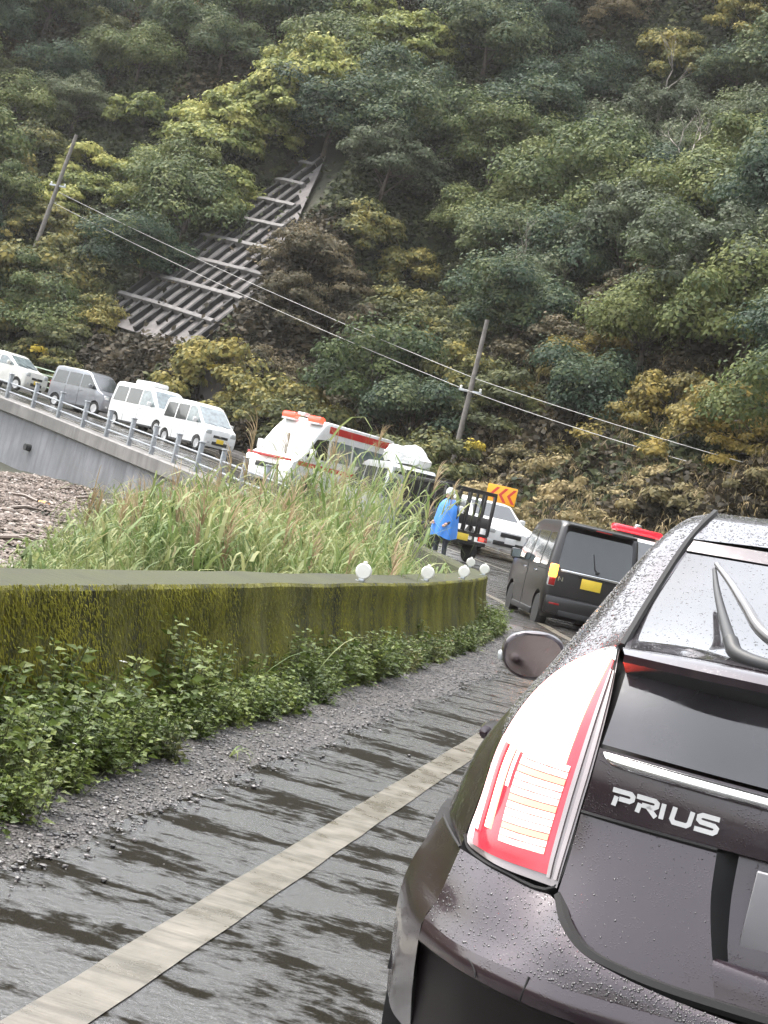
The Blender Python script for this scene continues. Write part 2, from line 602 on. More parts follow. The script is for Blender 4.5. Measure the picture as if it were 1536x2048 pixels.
# loose stones on the verge
def stones(name, n, fn, smin, smax, mat, parent=None):
    ico = bmesh.new(); bmesh.ops.create_icosphere(ico, subdivisions=1, radius=1)
    base = np.array([v.co for v in ico.verts]); fc = np.array([[v.index for v in f.verts] for f in ico.faces]); ico.free()
    P = fn(n)
    n = len(P)
    s = smin * (smax / smin) ** (RNG.random(n) ** 2.2)
    sc = s[:, None] * (0.6 + .6 * RNG.random((n, 3))); sc[:, 2] *= .6
    V = base[None] * (1 + .25 * RNG.standard_normal((n, len(base), 1)) * .6)
    a = RNG.random(n) * 6.28
    V = V * sc[:, None]
    x = V[..., 0] * np.cos(a)[:, None] - V[..., 1] * np.sin(a)[:, None]
    y = V[..., 0] * np.sin(a)[:, None] + V[..., 1] * np.cos(a)[:, None]
    V = np.stack([x, y, V[..., 2]], -1) + P[:, None]
    Q = (fc[None] + (np.arange(n) * len(base))[:, None, None]).reshape(-1, 3)
    return link(bpy.data.objects.new(name, mesh_np(name, V.reshape(-1, 3), Q, mat)), parent)

def m_stone():
    m, t, p = mat_new('stone_bits')
    g = nd(t, 'ShaderNodeNewGeometry')
    t.links.new(ramp(t, g.outputs['Random Per Island'], [(0, (.025, .023, .023)), (.6, (.065, .060, .058)), (1, (.17, .155, .15))]), p.inputs['Base Color'])
    p.inputs['Roughness'].default_value = .35
    return m
M_STONE = m_stone()
def verge_pts(n):
    s = S0 + 2.5 + 20 * RNG.random(n) ** 1.4
    q = .22 + .74 * RNG.beta(2.0, 2.2, n) + .05 * fbm2(s * 2.3, s * 0 + 9, 7, 3)
    far = RNG.random(n) < .015
    q[far] += .35 * RNG.random(far.sum())
    P = at(s, q); P[:, 2] += .008
    return P
tag(stones('gravel', 14000, verge_pts, .004, .016, M_STONE), 'loose wet grey gravel along the foot of the mossy wall', 'gravel', kind='stuff')

# ------------------------------------------------------------------ near wall, mossy, with reflectors
WALL_H = .68
s1w = s_of_y(36)
n = 260; ss = np.linspace(S0 - 4, s1w, n)
prof = [(.16, -.1), (.14, .06), (.05, .30), (.0, .50), (-.01, WALL_H - .02), (-.03, WALL_H), (-.30, WALL_H + .012), (-.33, WALL_H - .02), (-.33, -1.2)]
wall = thing('mossy_wall', 'low concrete wall coated in olive green moss along the left road edge', 'wall', tuple(at(S0, 0)))
wl = Vector(wall.location)
fr = [at(ss, q + .012 * fbm2(ss * 1.7, ss * 0 + dz * 5, 31, 3), dz - .007 * fbm2(ss * .8, ss * 0, 33, 2) * (dz > .5)) for q, dz in prof]
VW = np.stack(fr, 1) - np.array(wl)
def col_part(name, a, b, mat):
    sub = VW[:, a:b]
    return obj(name, sub.reshape(-1, 3), grid_faces(n, b - a), mat, wall, True, 40)
col_part('face', 0, 6, M_MOSS)
col_part('coping', 5, 9, M_CONC_DK)

# hanging moss: short drooping tufts on the face
def moss_tufts(nm):
    s = S0 + 3.5 + 21 * RNG.random(nm) ** 1.35
    z = .06 + (WALL_H - .05) * RNG.random(nm)
    dens = fbm2(s * 1.6, z * .5, 41, 4)
    keep = dens + .9 * RNG.random(nm) > .25
    s, z = s[keep], z[keep]; m = len(s)
    q = np.interp(z, [-.1, .06, .30, .50, WALL_H], [.16, .14, .05, 0, -.01]) + .004
    P = at(s, q); P[:, 2] += z
    L = .010 + .026 * RNG.random(m) ** 1.5
    T = np.stack([np.interp(s, PS, _T[:, 0]), np.interp(s, PS, _T[:, 1]), s * 0], 1)
    N = np.stack([T[:, 1], -T[:, 0], s * 0], 1)
    w = (.003 + .006 * RNG.random(m))[:, None]
    out = (.003 + .010 * RNG.random(m))[:, None]
    side = T * (RNG.standard_normal(m) * .008)[:, None]
    A = P - T * w; B = P + T * w
    C = P + N * out + side; C[:, 2] -= L
    V = np.stack([A, B, C], 1).reshape(-1, 3) - np.array(wl)
    return V, np.arange(m * 3).reshape(-1, 3)
M_TUFT = leaf_mat('moss_tuft', [(.038, .038, .010), (.105, .104, .014), (.185, .180, .020), (.25, .235, .030)], .75, 2.4, .15)
V_, Q_ = moss_tufts(60000)
tag(link(bpy.data.objects.new('moss', mesh_np('moss', V_, Q_, M_TUFT)), wall), kind='stuff')

wpos = ['nearest of the row, largest disc', 'second of the row from the left', 'third of the row, beside the lower right disc', 'rightmost of the row, next to the black van', 'farthest of the row, smallest and highest disc']
for k, Y in enumerate((12.4, 15.4, 18.4, 21.4, 24.4)):
    s = s_of_y(Y)
    p = at(s, -.07); p[2] += WALL_H
    r = thing('road_reflector', 'round white reflector on the mossy wall, ' + wpos[k], 'reflector', tuple(p), heading(s), 'round reflectors on the wall')
    lathe('disc', [(0, -.022), (.055, -.021), (.064, -.012), (.066, 0), (.064, .012), (.055, .016), (0, .017)], M_WHITE, r, 'y', 28, (0, 0, .085))
    box('bracket', (0, 0, .012), (.045, .05, .03), M_STEEL, r, .006)
    box('clip', (0, 0, .155), (.03, .03, .018), M_WHITE, r, .005)
    box('foot', (-.012, 0, .004), (.075, .03, .010), M_STEEL, r, .003)

# ------------------------------------------------------------------ far sea wall below the raised road
s0f, s1f = s_of_y(34), SE - 1
n = 220; ss = np.linspace(s0f, s1f, n)
sea = thing('sea_wall', 'curved grey concrete retaining wall under the raised road on the left', 'wall', tuple(at(s_of_y(58), 0)))
sl = np.array(sea.location)
prof = [(-.42, -.30), (-.62, -5.0)]
V = np.stack([at(ss, q, dz) - sl for q, dz in prof], 1).reshape(-1, 3)
obj('face', V, grid_faces(n, 2), M_CONC_SEA, sea, True)
prof = [(.05, -.05), (.05, .16), (-.55, .16), (-.60, .12), (-.60, -.30), (-.55, -.34), (-.40, -.34)]
V = np.stack([at(ss, q, dz) - sl for q, dz in prof], 1).reshape(-1, 3)
obj('coping', V, grid_faces(n, len(prof)), M_CONC, sea, True, 30)
# drain pipe in the wall
sd = s_of_y(57.2)
p = at(sd, -.5) - sl
hd = heading(sd)
dirn = Vector((-math.cos(hd), -math.sin(hd), 0))
p = Vector(p) + Vector((0, 0, -1.25))
tube('drain_pipe', [p - dirn * .1, p + dirn * .18], .13, simple('drain', (.03, .03, .03), .7), sea, 12)

# guard fence: posts and rails on the coping
fence = thing('guard_fence', 'pale metal guard fence with short posts along the raised road', 'fence', tuple(at(s_of_y(50), -.3)))
fl = np.array(fence.location)
sp = s_of_y(41)
post_me = None
while sp < SE - 3:
    p = at(sp, -.27, .14) - fl
    if post_me is None:
        o = bobj('post', box_bm((0, 0, .45), (.15, .12, .95), .02), M_STEEL_W, fence, True, 40); post_me = o.data
        cap_me = box_bm((0, 0, .95), (.19, .16, .05), .015)
        cm = bpy.data.meshes.new('cap'); cap_me.to_mesh(cm); cap_me.free(); cm.materials.append(M_STEEL)
    else:
        o = link(bpy.data.objects.new('post', post_me), fence)
    o.location = p; o.rotation_euler = (0, 0, heading(sp) + .02 * random.uniform(-1, 1))
    c = link(bpy.data.objects.new('cap', cm), o)
    sp += 2.05
for zz in (.42, .75):
    P = at(np.linspace(s_of_y(41), SE - 3, 120), -.27, zz) - fl
    tube('rail', [tuple(v) for v in P], .032, M_STEEL_W, fence, 6)
M_GREENF = simple('pale_green_paint', (.36, .46, .33), .5, 0, .15)
fence2 = thing('roadside_fence', 'pale green rail fence behind the cars on the hill side of the road', 'fence', tuple(at(s_of_y(60), 8.9)))
fl2 = np.array(fence2.location)
for zz in (.35, .62, .88, 1.12):
    P = at(np.linspace(s_of_y(61), SE - 3, 60), 8.9, zz + .1) - fl2
    tube('rail', [tuple(v) for v in P], .028, M_GREENF, fence2, 6)
sp = s_of_y(61)
while sp < SE - 3:
    p = at(sp, 8.9, .1) - fl2
    box('post', (p[0], p[1], p[2] + .58), (.07, .07, 1.2), M_GREENF, fence2, .01); sp += 2.0

# ------------------------------------------------------------------ concrete lattice on the cut slope
lat = thing('slope_lattice', 'weathered grey concrete lattice frame holding the bare cut slope', 'retaining frame', tuple(LO))
up3 = np.array([LH[0], LH[1], LSL])
nrm = np.cross(LC, up3); nrm /= np.linalg.norm(nrm)
if nrm[2] < 0: nrm = -nrm
def lp(a, h, o=0.0):
    return LC * a + up3 * h + nrm * o
def beam(name, P0, P1, w, th, mat, sag=0.0):
    P0, P1 = np.array(P0), np.array(P1)
    k = 7; V = []
    d = (P1 - P0) / np.linalg.norm(P1 - P0); sd = np.cross(nrm, d)
    for i in range(k):
        t = i / (k - 1)
        c = P0 + (P1 - P0) * t + nrm * (sag * math.sin(t * math.pi) + .03 * random.uniform(-1, 1))
        for a, b in ((-w, -th), (-w, th * .9), (-w * .8, th), (w * .8, th), (w, th * .9), (w, -th)):
            V.append(c + sd * a + nrm * b)
    F = []
    for i in range(k - 1):
        for j in range(6):
            F.append((i * 6 + j, i * 6 + (j + 1) % 6, (i + 1) * 6 + (j + 1) % 6, (i + 1) * 6 + j))
    F += [tuple(range(6))[::-1], tuple((k - 1) * 6 + j for j in range(6))]
    return obj(name, V, F, mat, lat, False)
def lq(u, v, o=0.0):
    """u across 0..1 along the foot, v up the slope 0..1; parallel ribs, overgrown right edge"""
    return lp(9.37 * u - 1.30 * v, -.9 * u + 11.76 * v, o)
def umax(v):
    return min(1.0, (1.04 - v) / .80)
nb = 10
for i in range(nb):
    u = i / (nb - 1)
    v0 = -.05 - .03 * math.sin(i * 2.1); v1 = min(1.0, 1.02 - .80 * u + .03 * math.sin(i * 1.7))
    beam('rib', lq(u, v0, .10), lq(u, v1, .10), .10, .15, M_RIB_SHADE)
for j in range(8):
    v = .05 + .125 * j
    beam('cross_beam', lq(-.04, v, .16), lq(max(.12, umax(v) - .04), v - .006, .16), .12, .14, M_BEAM, .04)
S_ = np.array([[lq(-.06 + (umax(v) + .08) * u, v, .02) for u in np.linspace(0, 1, 40)] for v in np.linspace(1.02, -.08, 50)])
S_ = S_ + nrm * (.05 * fbm2(np.arange(50)[:, None] * .35 + 0 * np.arange(40)[None], np.arange(40)[None] * .35 + 0 * np.arange(50)[:, None], 77, 4))[..., None]
obj('slope_facing', S_.reshape(-1, 3), grid_faces(50, 40), M_CELL, lat, True)
# rock face under the lattice's right end
def rock(name, label, c, size, seed, sub=4, grp=None):
    bm = bmesh.new(); bmesh.ops.create_icosphere(bm, subdivisions=sub, radius=1)
    A = np.array([v.co for v in bm.verts])
    d = 1 + .30 * fbm2(A[:, 0] * 1.6 + A[:, 2], A[:, 1] * 1.6 - A[:, 2] * .7, seed, 5) + .16 * np.abs(fbm2(A[:, 0] * 5 + A[:, 2] * 2, A[:, 2] * 2 + A[:, 1], seed + 1, 4))
    for v, k in zip(bm.verts, d): v.co = Vector((v.co.x * size[0], v.co.y * size[1], v.co.z * size[2])) * k
    o = bobj(name, bm, M_ROCK, None, False)
    o.location = c
    return tag(o, label, 'rock', grp)
rock('rock_outcrop', 'bare grey rock face below the lower right end of the concrete lattice', (-23.0, 69.6, 3.6), (1.5, 1.2, 2.2), 5, 3)

# ------------------------------------------------------------------ poles and wires
def pole(label, base, top, r):
    base, top = Vector(base), Vector(top)
    o = thing('utility_pole', label, 'pole', base, 0, 'utility poles on the hillside')
    L = (top - base)
    tube('shaft', [(0, 0, 0), tuple(L * .5), tuple(L)], [r * 1.2, r, r * .8], M_POLE, o, 12)
    a = L * .985
    box('cross_arm', tuple(L * .62), (.9, .09, .09), M_STEEL, o, .01)
    for k in (-.38, .38):
        lathe('insulator', [(.03, 0), (.055, .03), (.03, .06), (.055, .09), (.02, .13)], M_WHITE, o, 'z', 10, (L.x * .62 + k, L.y * .62, L.z * .62 + .045))
    return o
P1T = Vector((-10.88, 62, 8.97)); P2T = Vector((-37.4, 80, 16.35))
pole('slim dark pole standing in the bushes right of centre with wires', (-10.95, 62, 1.6), P1T, .105)
pole('slim dark leaning pole among vines at the upper left', (-38.4, 80, 9.0), P2T, .11)
def wire(label, pts, r=.010):
    A = []
    for (p, q, sag) in pts:
        p, q = Vector(p), Vector(q)
        for i in range(24):
            t = i / 24
            c = p.lerp(q, t); c.z -= sag * 4 * t * (1 - t); A.append(c)
    A.append(Vector(pts[-1][1]))
    o = tube('overhead_wire', [tuple(a - A[0]) for a in A], r, M_WIRE, None, 6)
    o.location = A[0]
    return tag(o, label, 'wire', 'overhead wires')

wire('upper overhead wire strung from the leaning pole past the slim pole to the right', [((-37.63, 80, 13.24), (-10.88, 62, 6.70), .2), ((-10.88, 62, 6.70), (2.8, 48, 4.55), .12)])
wire('lower overhead wire strung from the leaning pole past the slim pole to the right', [((-37.85, 80, 12.67), (-11.2, 62, 6.22), .25), ((-11.2, 62, 6.22), (2.85, 48, 4.22), .2)])

# quick look-ups on the ground grid
_SQ = locate(np.clip(GX, -140, 140), np.clip(GY, -60, 220))[1]
def _bil(A, x, y):
    fi = np.interp(x, gx, np.arange(len(gx))); fj = np.interp(y, gy, np.arange(len(gy)))
    i = np.clip(fi.astype(int), 0, len(gx) - 2); j = np.clip(fj.astype(int), 0, len(gy) - 2); a = fi - i; b = fj - j
    return A[i, j] * (1 - a) * (1 - b) + A[i + 1, j] * a * (1 - b) + A[i, j + 1] * (1 - a) * b + A[i + 1, j + 1] * a * b
def ground_z(x, y): return _bil(GZ, x, y)
def ground_q(x, y): return _bil(_SQ, x, y)
# ------------------------------------------------------------------ vehicle materials
def m_paint(name, c, metal=0.2, rough=.35, drops=True, coat=1.0):
    m, t, p = mat_new(name)
    v = coords(t, 'Object')
    vo = nd(t, 'ShaderNodeTexVoronoi'); vo.inputs['Scale'].default_value = 210; t.links.new(v, vo.inputs['Vector'])
    a = noise(t, v, 3, 4); dirt = noise(t, v, 14, 5, .7)
    dk = tuple(x * .8 for x in c)
    col = ramp(t, a, [(.3, dk), (.7, c)])
    t.links.new(col, p.inputs['Base Color'])
    p.inputs['Metallic'].default_value = metal; p.inputs['Roughness'].default_value = rough
    p.inputs['Coat Weight'].default_value = coat
    t.links.new(ramp(t, dirt, [(.35, .03), (.75, .16)]), p.inputs['Coat Roughness'])
    if drops:
        n2 = noise(t, v, 24, 3, .6)
        d = ramp(t, vo.outputs['Distance'], [(.0, 1.0), (.42, 0.0)])
        mk = ramp(t, n2, [(.46, 0.0), (.58, 1.0)])
        h = nd(t, 'ShaderNodeMath', operation='MULTIPLY'); t.links.new(d, h.inputs[0]); t.links.new(mk, h.inputs[1])
        b = nd(t, 'ShaderNodeBump'); b.inputs['Strength'].default_value = .35; b.inputs['Distance'].default_value = .0012
        t.links.new(h.outputs[0], b.inputs['Height'])
        t.links.new(b.outputs[0], p.inputs['Coat Normal']); t.links.new(b.outputs[0], p.inputs['Normal'])
    return m
M_PWHITE = m_paint('white_paint', (.80, .80, .79), 0, .4, False)
M_PBLACK = m_paint('black_paint', (.010, .008, .009), .0, .4, True, .45)
M_PGREY = m_paint('grey_paint', (.20, .21, .23), .4, .35, False)
M_PSILVER = m_paint('silver_paint', (.50, .51, .51), .55, .35, False)
M_PCREAM = m_paint('pearl_white_paint', (.74, .73, .68), 0, .4, False)
M_RED = m_paint('red_band', (.55, .03, .03), 0, .4, False)
def m_glass(name, c=(.012, .014, .015), rough=.06):
    m, t, p = mat_new(name)
    v = coords(t, 'Object'); a = noise(t, v, 5, 4)
    t.links.new(ramp(t, a, [(.3, c), (.7, tuple(x * 2.2 for x in c))]), p.inputs['Base Color'])
    t.links.new(ramp(t, noise(t, v, 60, 3), [(.45, rough), (.7, rough + .12)]), p.inputs['Roughness'])
    p.inputs['Specular IOR Level'].default_value = .8; p.inputs['Coat Weight'].default_value = .5
    return m
M_GLASS = m_glass('car_glass'); M_GLASSL = m_glass('car_glass_pale', (.10, .12, .125), .05)
M_TYRE = simple('tyre', (.018, .018, .018), .75, 0, .3, 20, .2)
M_RIM = simple('alloy_rim', (.55, .55, .56), .28, .85, .1)
M_BLACKP = simple('black_plastic', (.02, .02, .021), .5, 0, .2)
M_CHROME = simple('chrome', (.80, .80, .81), .10, .95, .04)
M_PLATE_Y = simple('yellow_plate', (.80, .58, .06), .4, 0, .05)
M_PLATE_W = simple('white_plate', (.75, .75, .74), .4, 0, .05)
M_LENS_R = emissive('red_lens_lit', (.5, .02, .02), (1, .035, .02), 1.3)
M_LENS_RD = simple('red_lens', (.32, .012, .012), .12, 0, .1, coat=.6)
M_LENS_O = emissive('amber_lens_lit', (.6, .25, .03), (1, .33, .02), 3.6)
M_LENS_C = simple('clear_lens', (.62, .64, .65), .08, .3, .1, coat=.8)
M_HEAD = emissive('headlamp_lit', (.9, .9, .85), (1, .93, .78), 8.0)
M_DARKIN = simple('dark_interior', (.012, .011, .011), .8)

def cdt_poly(poly, step, extra=()):
    """triangulate polygon with interior grid; returns pts, tris"""
    P = [Vector(p) for p in poly]; n = len(P)
    xs = [p.x for p in P]; ys = [p.y for p in P]
    pts = P[:]
    def inside(x, y, mrg):
        c = False
        for i in range(n):
            a, b = P[i], P[(i + 1) % n]
            if (a.y > y) != (b.y > y) and x < (b.x - a.x) * (y - a.y) / (b.y - a.y) + a.x:
                c = not c
            ab = b - a; t = max(0, min(1, ((Vector((x, y)) - a).dot(ab)) / max(1e-9, ab.length_squared)))
            if (a + ab * t - Vector((x, y))).length < mrg: return False
        return c
    x = min(xs) + step / 2
    while x < max(xs):
        y = min(ys) + step / 2
        while y < max(ys):
            if inside(x, y, step * .35): pts.append(Vector((x, y)))
            y += step
        x += step
    edges = [(i, (i + 1) % n) for i in range(n)]
    r = delaunay_2d_cdt(pts, edges, [], 1, 1e-5)
    return r[0], [tuple(f) for f in r[2]]

def patch(name, poly, fn, mat, parent, step=.15, rim=.012, flip=False, off=.004):
    """solid thin panel: polygon in 2-D mapped by fn(u,v,offset) -> 3-D"""
    pts, tris = cdt_poly(poly, step)
    V = [fn(p.x, p.y, off) for p in pts]
    F = [t[::-1] if flip else t for t in tris]
    k = len(V); n = len(poly)
    V += [fn(p[0], p[1], off - rim) for p in poly]
    bd = [min(range(len(pts)), key=lambda j, q=q: (pts[j].x - q[0]) ** 2 + (pts[j].y - q[1]) ** 2) for q in poly]
    for i in range(n):
        j = (i + 1) % n
        q = (bd[i], k + i, k + j, bd[j])
        F.append(q[::-1] if flip else q)
    return obj(name, V, F, mat, parent, True, 45)

def rounded(poly, r=.05, k=3):
    out = []
    n = len(poly)
    for i in range(n):
        p = Vector(poly[i]); a = Vector(poly[i - 1]); b = Vector(poly[(i + 1) % n])
        ra = min(r, (a - p).length * .45); rb = min(r, (b - p).length * .45)
        A = p + (a - p).normalized() * ra; B = p + (b - p).normalized() * rb
        for j in range(k + 1):
            t = j / k
            out.append(tuple((1 - t) ** 2 * A + 2 * t * (1 - t) * p + t * t * B))
    return out

def wheel(parent, x, y, r, w, side, rim=M_RIM, n=30):
    g = lathe('wheel', [(r * .62, -w / 2), (r * .93, -w / 2), (r, -w * .3), (r, w * .3), (r * .93, w / 2), (r * .66, w / 2), (r * .62, w * .42)], M_TYRE, parent, 'x', n, (0, 0, 0))
    g.location = (x, y, r)
    pr = [(r * .64, -w * .45), (r * .64, w * .40), (r * .60, w * .36), (r * .56, w * .22), (.0, w * .22)]
    if side < 0: pr = [(a, -b) for a, b in pr]
    lathe('rim', pr, M_BLACKP, g, 'x', n)
    parts = []
    for k in range(10):
        a = 2 * math.pi * k / 10
        V, F = tube_data([(side * w * .34, math.cos(a) * r * .1, math.sin(a) * r * .1), (side * w * .40, math.cos(a) * r * .6, math.sin(a) * r * .6)], [.022, .016], 5)
        parts.append((V, F))
    V, F = merge(parts)
    obj('spokes', V, F, rim, g, True, 40)
    lathe('rim_ring', [(r * .56, side * w * .36), (r * .64, side * w * .46), (r * .66, side * w * .44)], rim, g, 'x', n)
    lathe('hub_cap', [(.0, side * w * .44), (r * .12, side * w * .43), (r * .14, side * w * .3)], rim, g, 'x', 14)
    return g

class Car:
    def __init__(s, name, label, loc, rotz, L, Wd, sil, paint, wheels=(-1.15, 1.15), wr=.28, belt=.95, taper=.86, group=None, cat='car', roll=0, pitch=0, zmax=None):
        s.root = thing(name, label, cat, loc, rotz, group)
        s.root.rotation_euler = (pitch, roll, rotz)
        s.hw = Wd / 2; s.belt = belt; s.taper = taper
        s.H = zmax or max(z for y, z in sil)
        s.sil = sil; s.paint = paint; s.wr = wr
        zb = min(z for y, z in sil)
        # silhouette with wheel arches along the bottom (sil runs rear-bottom, up, over, front-bottom)
        arch = []
        for wy in sorted(wheels, reverse=True):
            ra = wr + .055
            a0 = math.asin(max(-1, min(1, (zb - wr) / ra)))
            for k in range(11):
                a = a0 + (math.pi - 2 * a0) * k / 10
                arch.append((wy + ra * math.cos(a), wr + ra * math.sin(a)))
        full = list(sil) + arch
        cy = sum(p[0] for p in sil) / len(sil); cz = (s.H + zb) / 2
        n0 = len(sil)
        def inset(p, e, isarch):
            if isarch: return p
            dx, dz = p[0] - cy, p[1] - cz
            l = math.hypot(dx, dz)
            return (cy + dx * (1 - e / l), cz + dz * (1 - e / l))
        cols = [(0.0, .055), (.012, .028), (.04, .008), (.10, 0.0)]
        rows = []
        for d, e in cols:
            rows.append([(-(s.w(z) - d), y, z) for (y, z) in [inset(p, e, i >= n0) for i, p in enumerate(full)]])
        rows.append([(0, y, z) for (y, z) in full])
        for d, e in reversed(cols):
            rows.append([((s.w(z) - d), y, z) for (y, z) in [inset(p, e, i >= n0) for i, p in enumerate(full)]])
        m = len(full)
        V = [p for r in rows for p in r]; F = []
        for r in range(len(rows) - 1):
            for i in range(m):
                j = (i + 1) % m
                F.append((r * m + i, r * m + j, (r + 1) * m + j, (r + 1) * m + i))
        poly = [(p[1], p[2]) for p in rows[0]]
        pts, tris = cdt_poly(poly, .22)
        for sd in (-1, 1):
            k = len(V)
            V += [(sd * s.w(p.y), p.x, p.y) for p in pts]
            F += [tuple(k + i for i in (t if sd > 0 else t[::-1])) for t in tris]
        bm = bmesh.new()
        for v in V: bm.verts.new(v)
        bm.verts.ensure_lookup_table()
        for f in F:
            try: bm.faces.new([bm.verts[i] for i in f])
            except ValueError: pass
        bmesh.ops.remove_doubles(bm, verts=bm.verts[:], dist=.001)
        bmesh.ops.recalc_face_normals(bm, faces=bm.faces[:])
        bobj('body', bm, paint, s.root, True, 35)
        for wy in wheels:
            for sd in (-1, 1):
                wheel(s.root, sd * (s.hw - .10), wy, wr, .165, sd, n=24)
    def w(s, z):
        if z <= s.belt: return s.hw * (1 - .05 * max(0, (.45 - z) / .3))
        t = (z - s.belt) / (s.H - s.belt)
        return s.hw * (1 - (1 - s.taper) * t ** 1.15)
    def side_poly(s, name, poly, mat, sd, off=.006, rim=.015, r=.05, parent=None):
        fn = lambda y, z, o: (sd * (s.w(z) + o), y, z)
        return patch(name, rounded(poly, r), fn, mat, parent or s.root, .2, rim, sd < 0, off)
    def end_poly(s, name, poly, i, mat, off=.006, rim=.015, r=.05, parent=None, t0=0.0):
        """polygon in (x, t) on the silhouette span i..i+1, t in 0..1"""
        a, b = s.sil[i], s.sil[i + 1]
        d = (b[0] - a[0], b[1] - a[1]); l = math.hypot(*d)
        nx, nz = -d[1] / l, d[0] / l
        fn = lambda x, t, o: (x, a[0] + d[0] * t / l + nx * o, a[1] + d[1] * t / l + nz * o)
        pl = rounded([(x, t * l) for x, t in poly], r)
        return patch(name, pl, fn, mat, parent or s.root, .25, rim, False, off)
    def plate(s, y, z, mat, fwd, x=0, w=.33, h=.165):
        return box('number_plate', (x, y, z), (w, .012, h), mat, s.root, .004)
    def mirrors(s, y, z, mat=None):
        for sd in (-1, 1):
            m = box('door_mirror', (sd * (s.w(z) + .13), y, z + .03), (.18, .10, .17), mat or s.paint, s.root, .04)
            box('mirror_glass', (sd * (s.w(z) + .13), y - .052, z + .03), (.14, .004, .13), M_GLASSL, m, .0)
            box('mirror_stalk', (sd * (s.w(z) + .03), y, z - .03), (.10, .05, .04), M_BLACKP, m, .01)

def lamp(parent, name, c, s, mat, bevel=.02):
    return box(name, c, s, mat, parent, bevel)

# ------------------------------------------------------------------ kei wagon ahead (black, yellow plate, indicator on)
def pos(s, q, dz=0.0):
    return tuple(float(v) for v in at(s, q, dz))
def build_black_wagon():
    sil = [(-1.60, .24), (-1.685, .34), (-1.69, .62), (-1.66, .98), (-1.50, 1.68), (-1.44, 1.75), (-1.2, 1.79), (.30, 1.77), (.62, 1.69), (1.30, 1.06), (1.62, .94), (1.69, .7), (1.68, .38), (1.60, .22)]
    c = Car('mini_wagon', 'black boxy mini wagon with yellow plate and lit left indicator ahead', (-2.52, 27.9, -.09), rad(17.5), 3.39, 1.475, sil, M_PBLACK, (-1.22, 1.24), .285, .98, .84, cat='car')
    r = c.root
    # rear glass, wraps as a dark panel under a roof spoiler
    c.end_poly('rear_window', [(-.60, .07), (.60, .07), (.545, .93), (-.545, .93)], 3, M_GLASS, .008, .02, .07)
    sp = box('roof_spoiler', (0, -1.58, 1.735), (1.12, .22, .05), M_PBLACK, r, .02)
    box('high_brake_lamp', (0, -1.69, 1.725), (.26, .012, .018), M_LENS_RD, sp, .003)
    for sd in (-1, 1):
        lampg = box('tail_lamp', (sd * .655, -1.665, .90), (.13, .10, .36), M_LENS_C, r, .03)
        box('reflector', (sd * .655, -1.72, .80), (.10, .02, .12), M_LENS_RD, lampg, .006)
        if sd < 0:
            box('indicator', (sd * .665, -1.725, .975), (.13, .04, .20), M_LENS_O, lampg, .012)
        else:
            box('indicator', (sd * .665, -1.722, .985), (.11, .03, .17), simple('amber_lens', (.5, .2, .03), .15), lampg, .012)
        c.side_poly('rear_side_window', [(-1.50, 1.03), (-.92, 1.03), (-.92, 1.56), (-1.38, 1.58)], M_GLASS, sd)
        c.side_poly('rear_door_window', [(-.84, 1.02), (.02, 1.02), (.02, 1.57), (-.84, 1.57)], M_GLASS, sd)
        c.side_poly('front_door_window', [(.10, 1.02), (1.12, 1.03), (.62, 1.55), (.10, 1.57)], M_GLASS, sd)
        box('door_handle', (sd * (c.w(.9) + .012), -.70, .90), (.03, .17, .035), M_CHROME, r, .01)
        box('door_handle', (sd * (c.w(.9) + .012), .25, .90), (.03, .17, .035), M_CHROME, r, .01)
        box('side_sill', (sd * .715, 0, .24), (.05, 1.75, .10), M_BLACKP, r, .02)
        box('door_seam', (sd * (c.w(.7) + .001), .06, .62), (.006, .008, .72), M_DARKIN, r)
        box('sliding_rail', (sd * (c.w(.88) + .001), -1.15, .965), (.006, .72, .012), M_DARKIN, r)
    box('garnish', (0, -1.685, 1.0), (1.10, .03, .045), M_CHROME, r, .012)
    box('number_plate', (-.02, -1.705, .86), (.33, .014, .165), M_PLATE_Y, r, .004)
    box('plate_lip', (-.02, -1.70, .955), (.42, .03, .02), M_PBLACK, r, .008)
    bm = box_bm((0, -1.68, .44), (1.40, .12, .30), .05)
    bp = bobj('rear_bumper', bm, M_PBLACK, r, True, 40)
    box('bumper_insert', (0, -1.735, .33), (.92, .02, .09), M_BLACKP, bp, .01)
    for sd in (-1, 1):
        box('bumper_reflector', (sd * .55, -1.742, .46), (.17, .012, .03), M_LENS_RD, bp, .004)
    box('tailgate_seam', (0, -1.688, .60), (1.30, .012, .01), M_DARKIN, r)
    # raised N emblem and a small word-mark stand beside the plate
    N = [((-.03, -.035), (-.03, .035)), ((-.03, .035), (.03, -.035)), ((.03, -.035), (.03, .035))]
    parts = []
    for (a, b) in N:
        V, F = tube_data([(-.52 + a[0], -1.694, .86 + a[1]), (-.52 + b[0], -1.694, .86 + b[1])], .008, 6); parts.append((V, F))
    V, F = merge(parts); obj('emblem', V, F, M_CHROME, r, False)
    c.mirrors(.78, 1.05)
    w = tube('rear_wiper', [(.05, -1.66, 1.08), (.0, -1.65, 1.12), (-.06, -1.58, 1.35)], .010, M_BLACKP, r, 6)
    box('wiper_pivot', (.05, -1.66, 1.075), (.06, .05, .05), M_BLACKP, w, .015)
    tube('antenna', [(.1, -1.25, 1.79), (.1, -1.42, 1.92)], .006, M_BLACKP, r, 5)
    for x in (-.28, .28):
        box('headrest', (x, -1.05, 1.25), (.24, .10, .22), M_DARKIN, r, .05)
    c.end_poly('windscreen', [(-.56, .06), (.56, .06), (.62, .94), (-.62, .94)], 8, M_GLASS)
build_black_wagon()

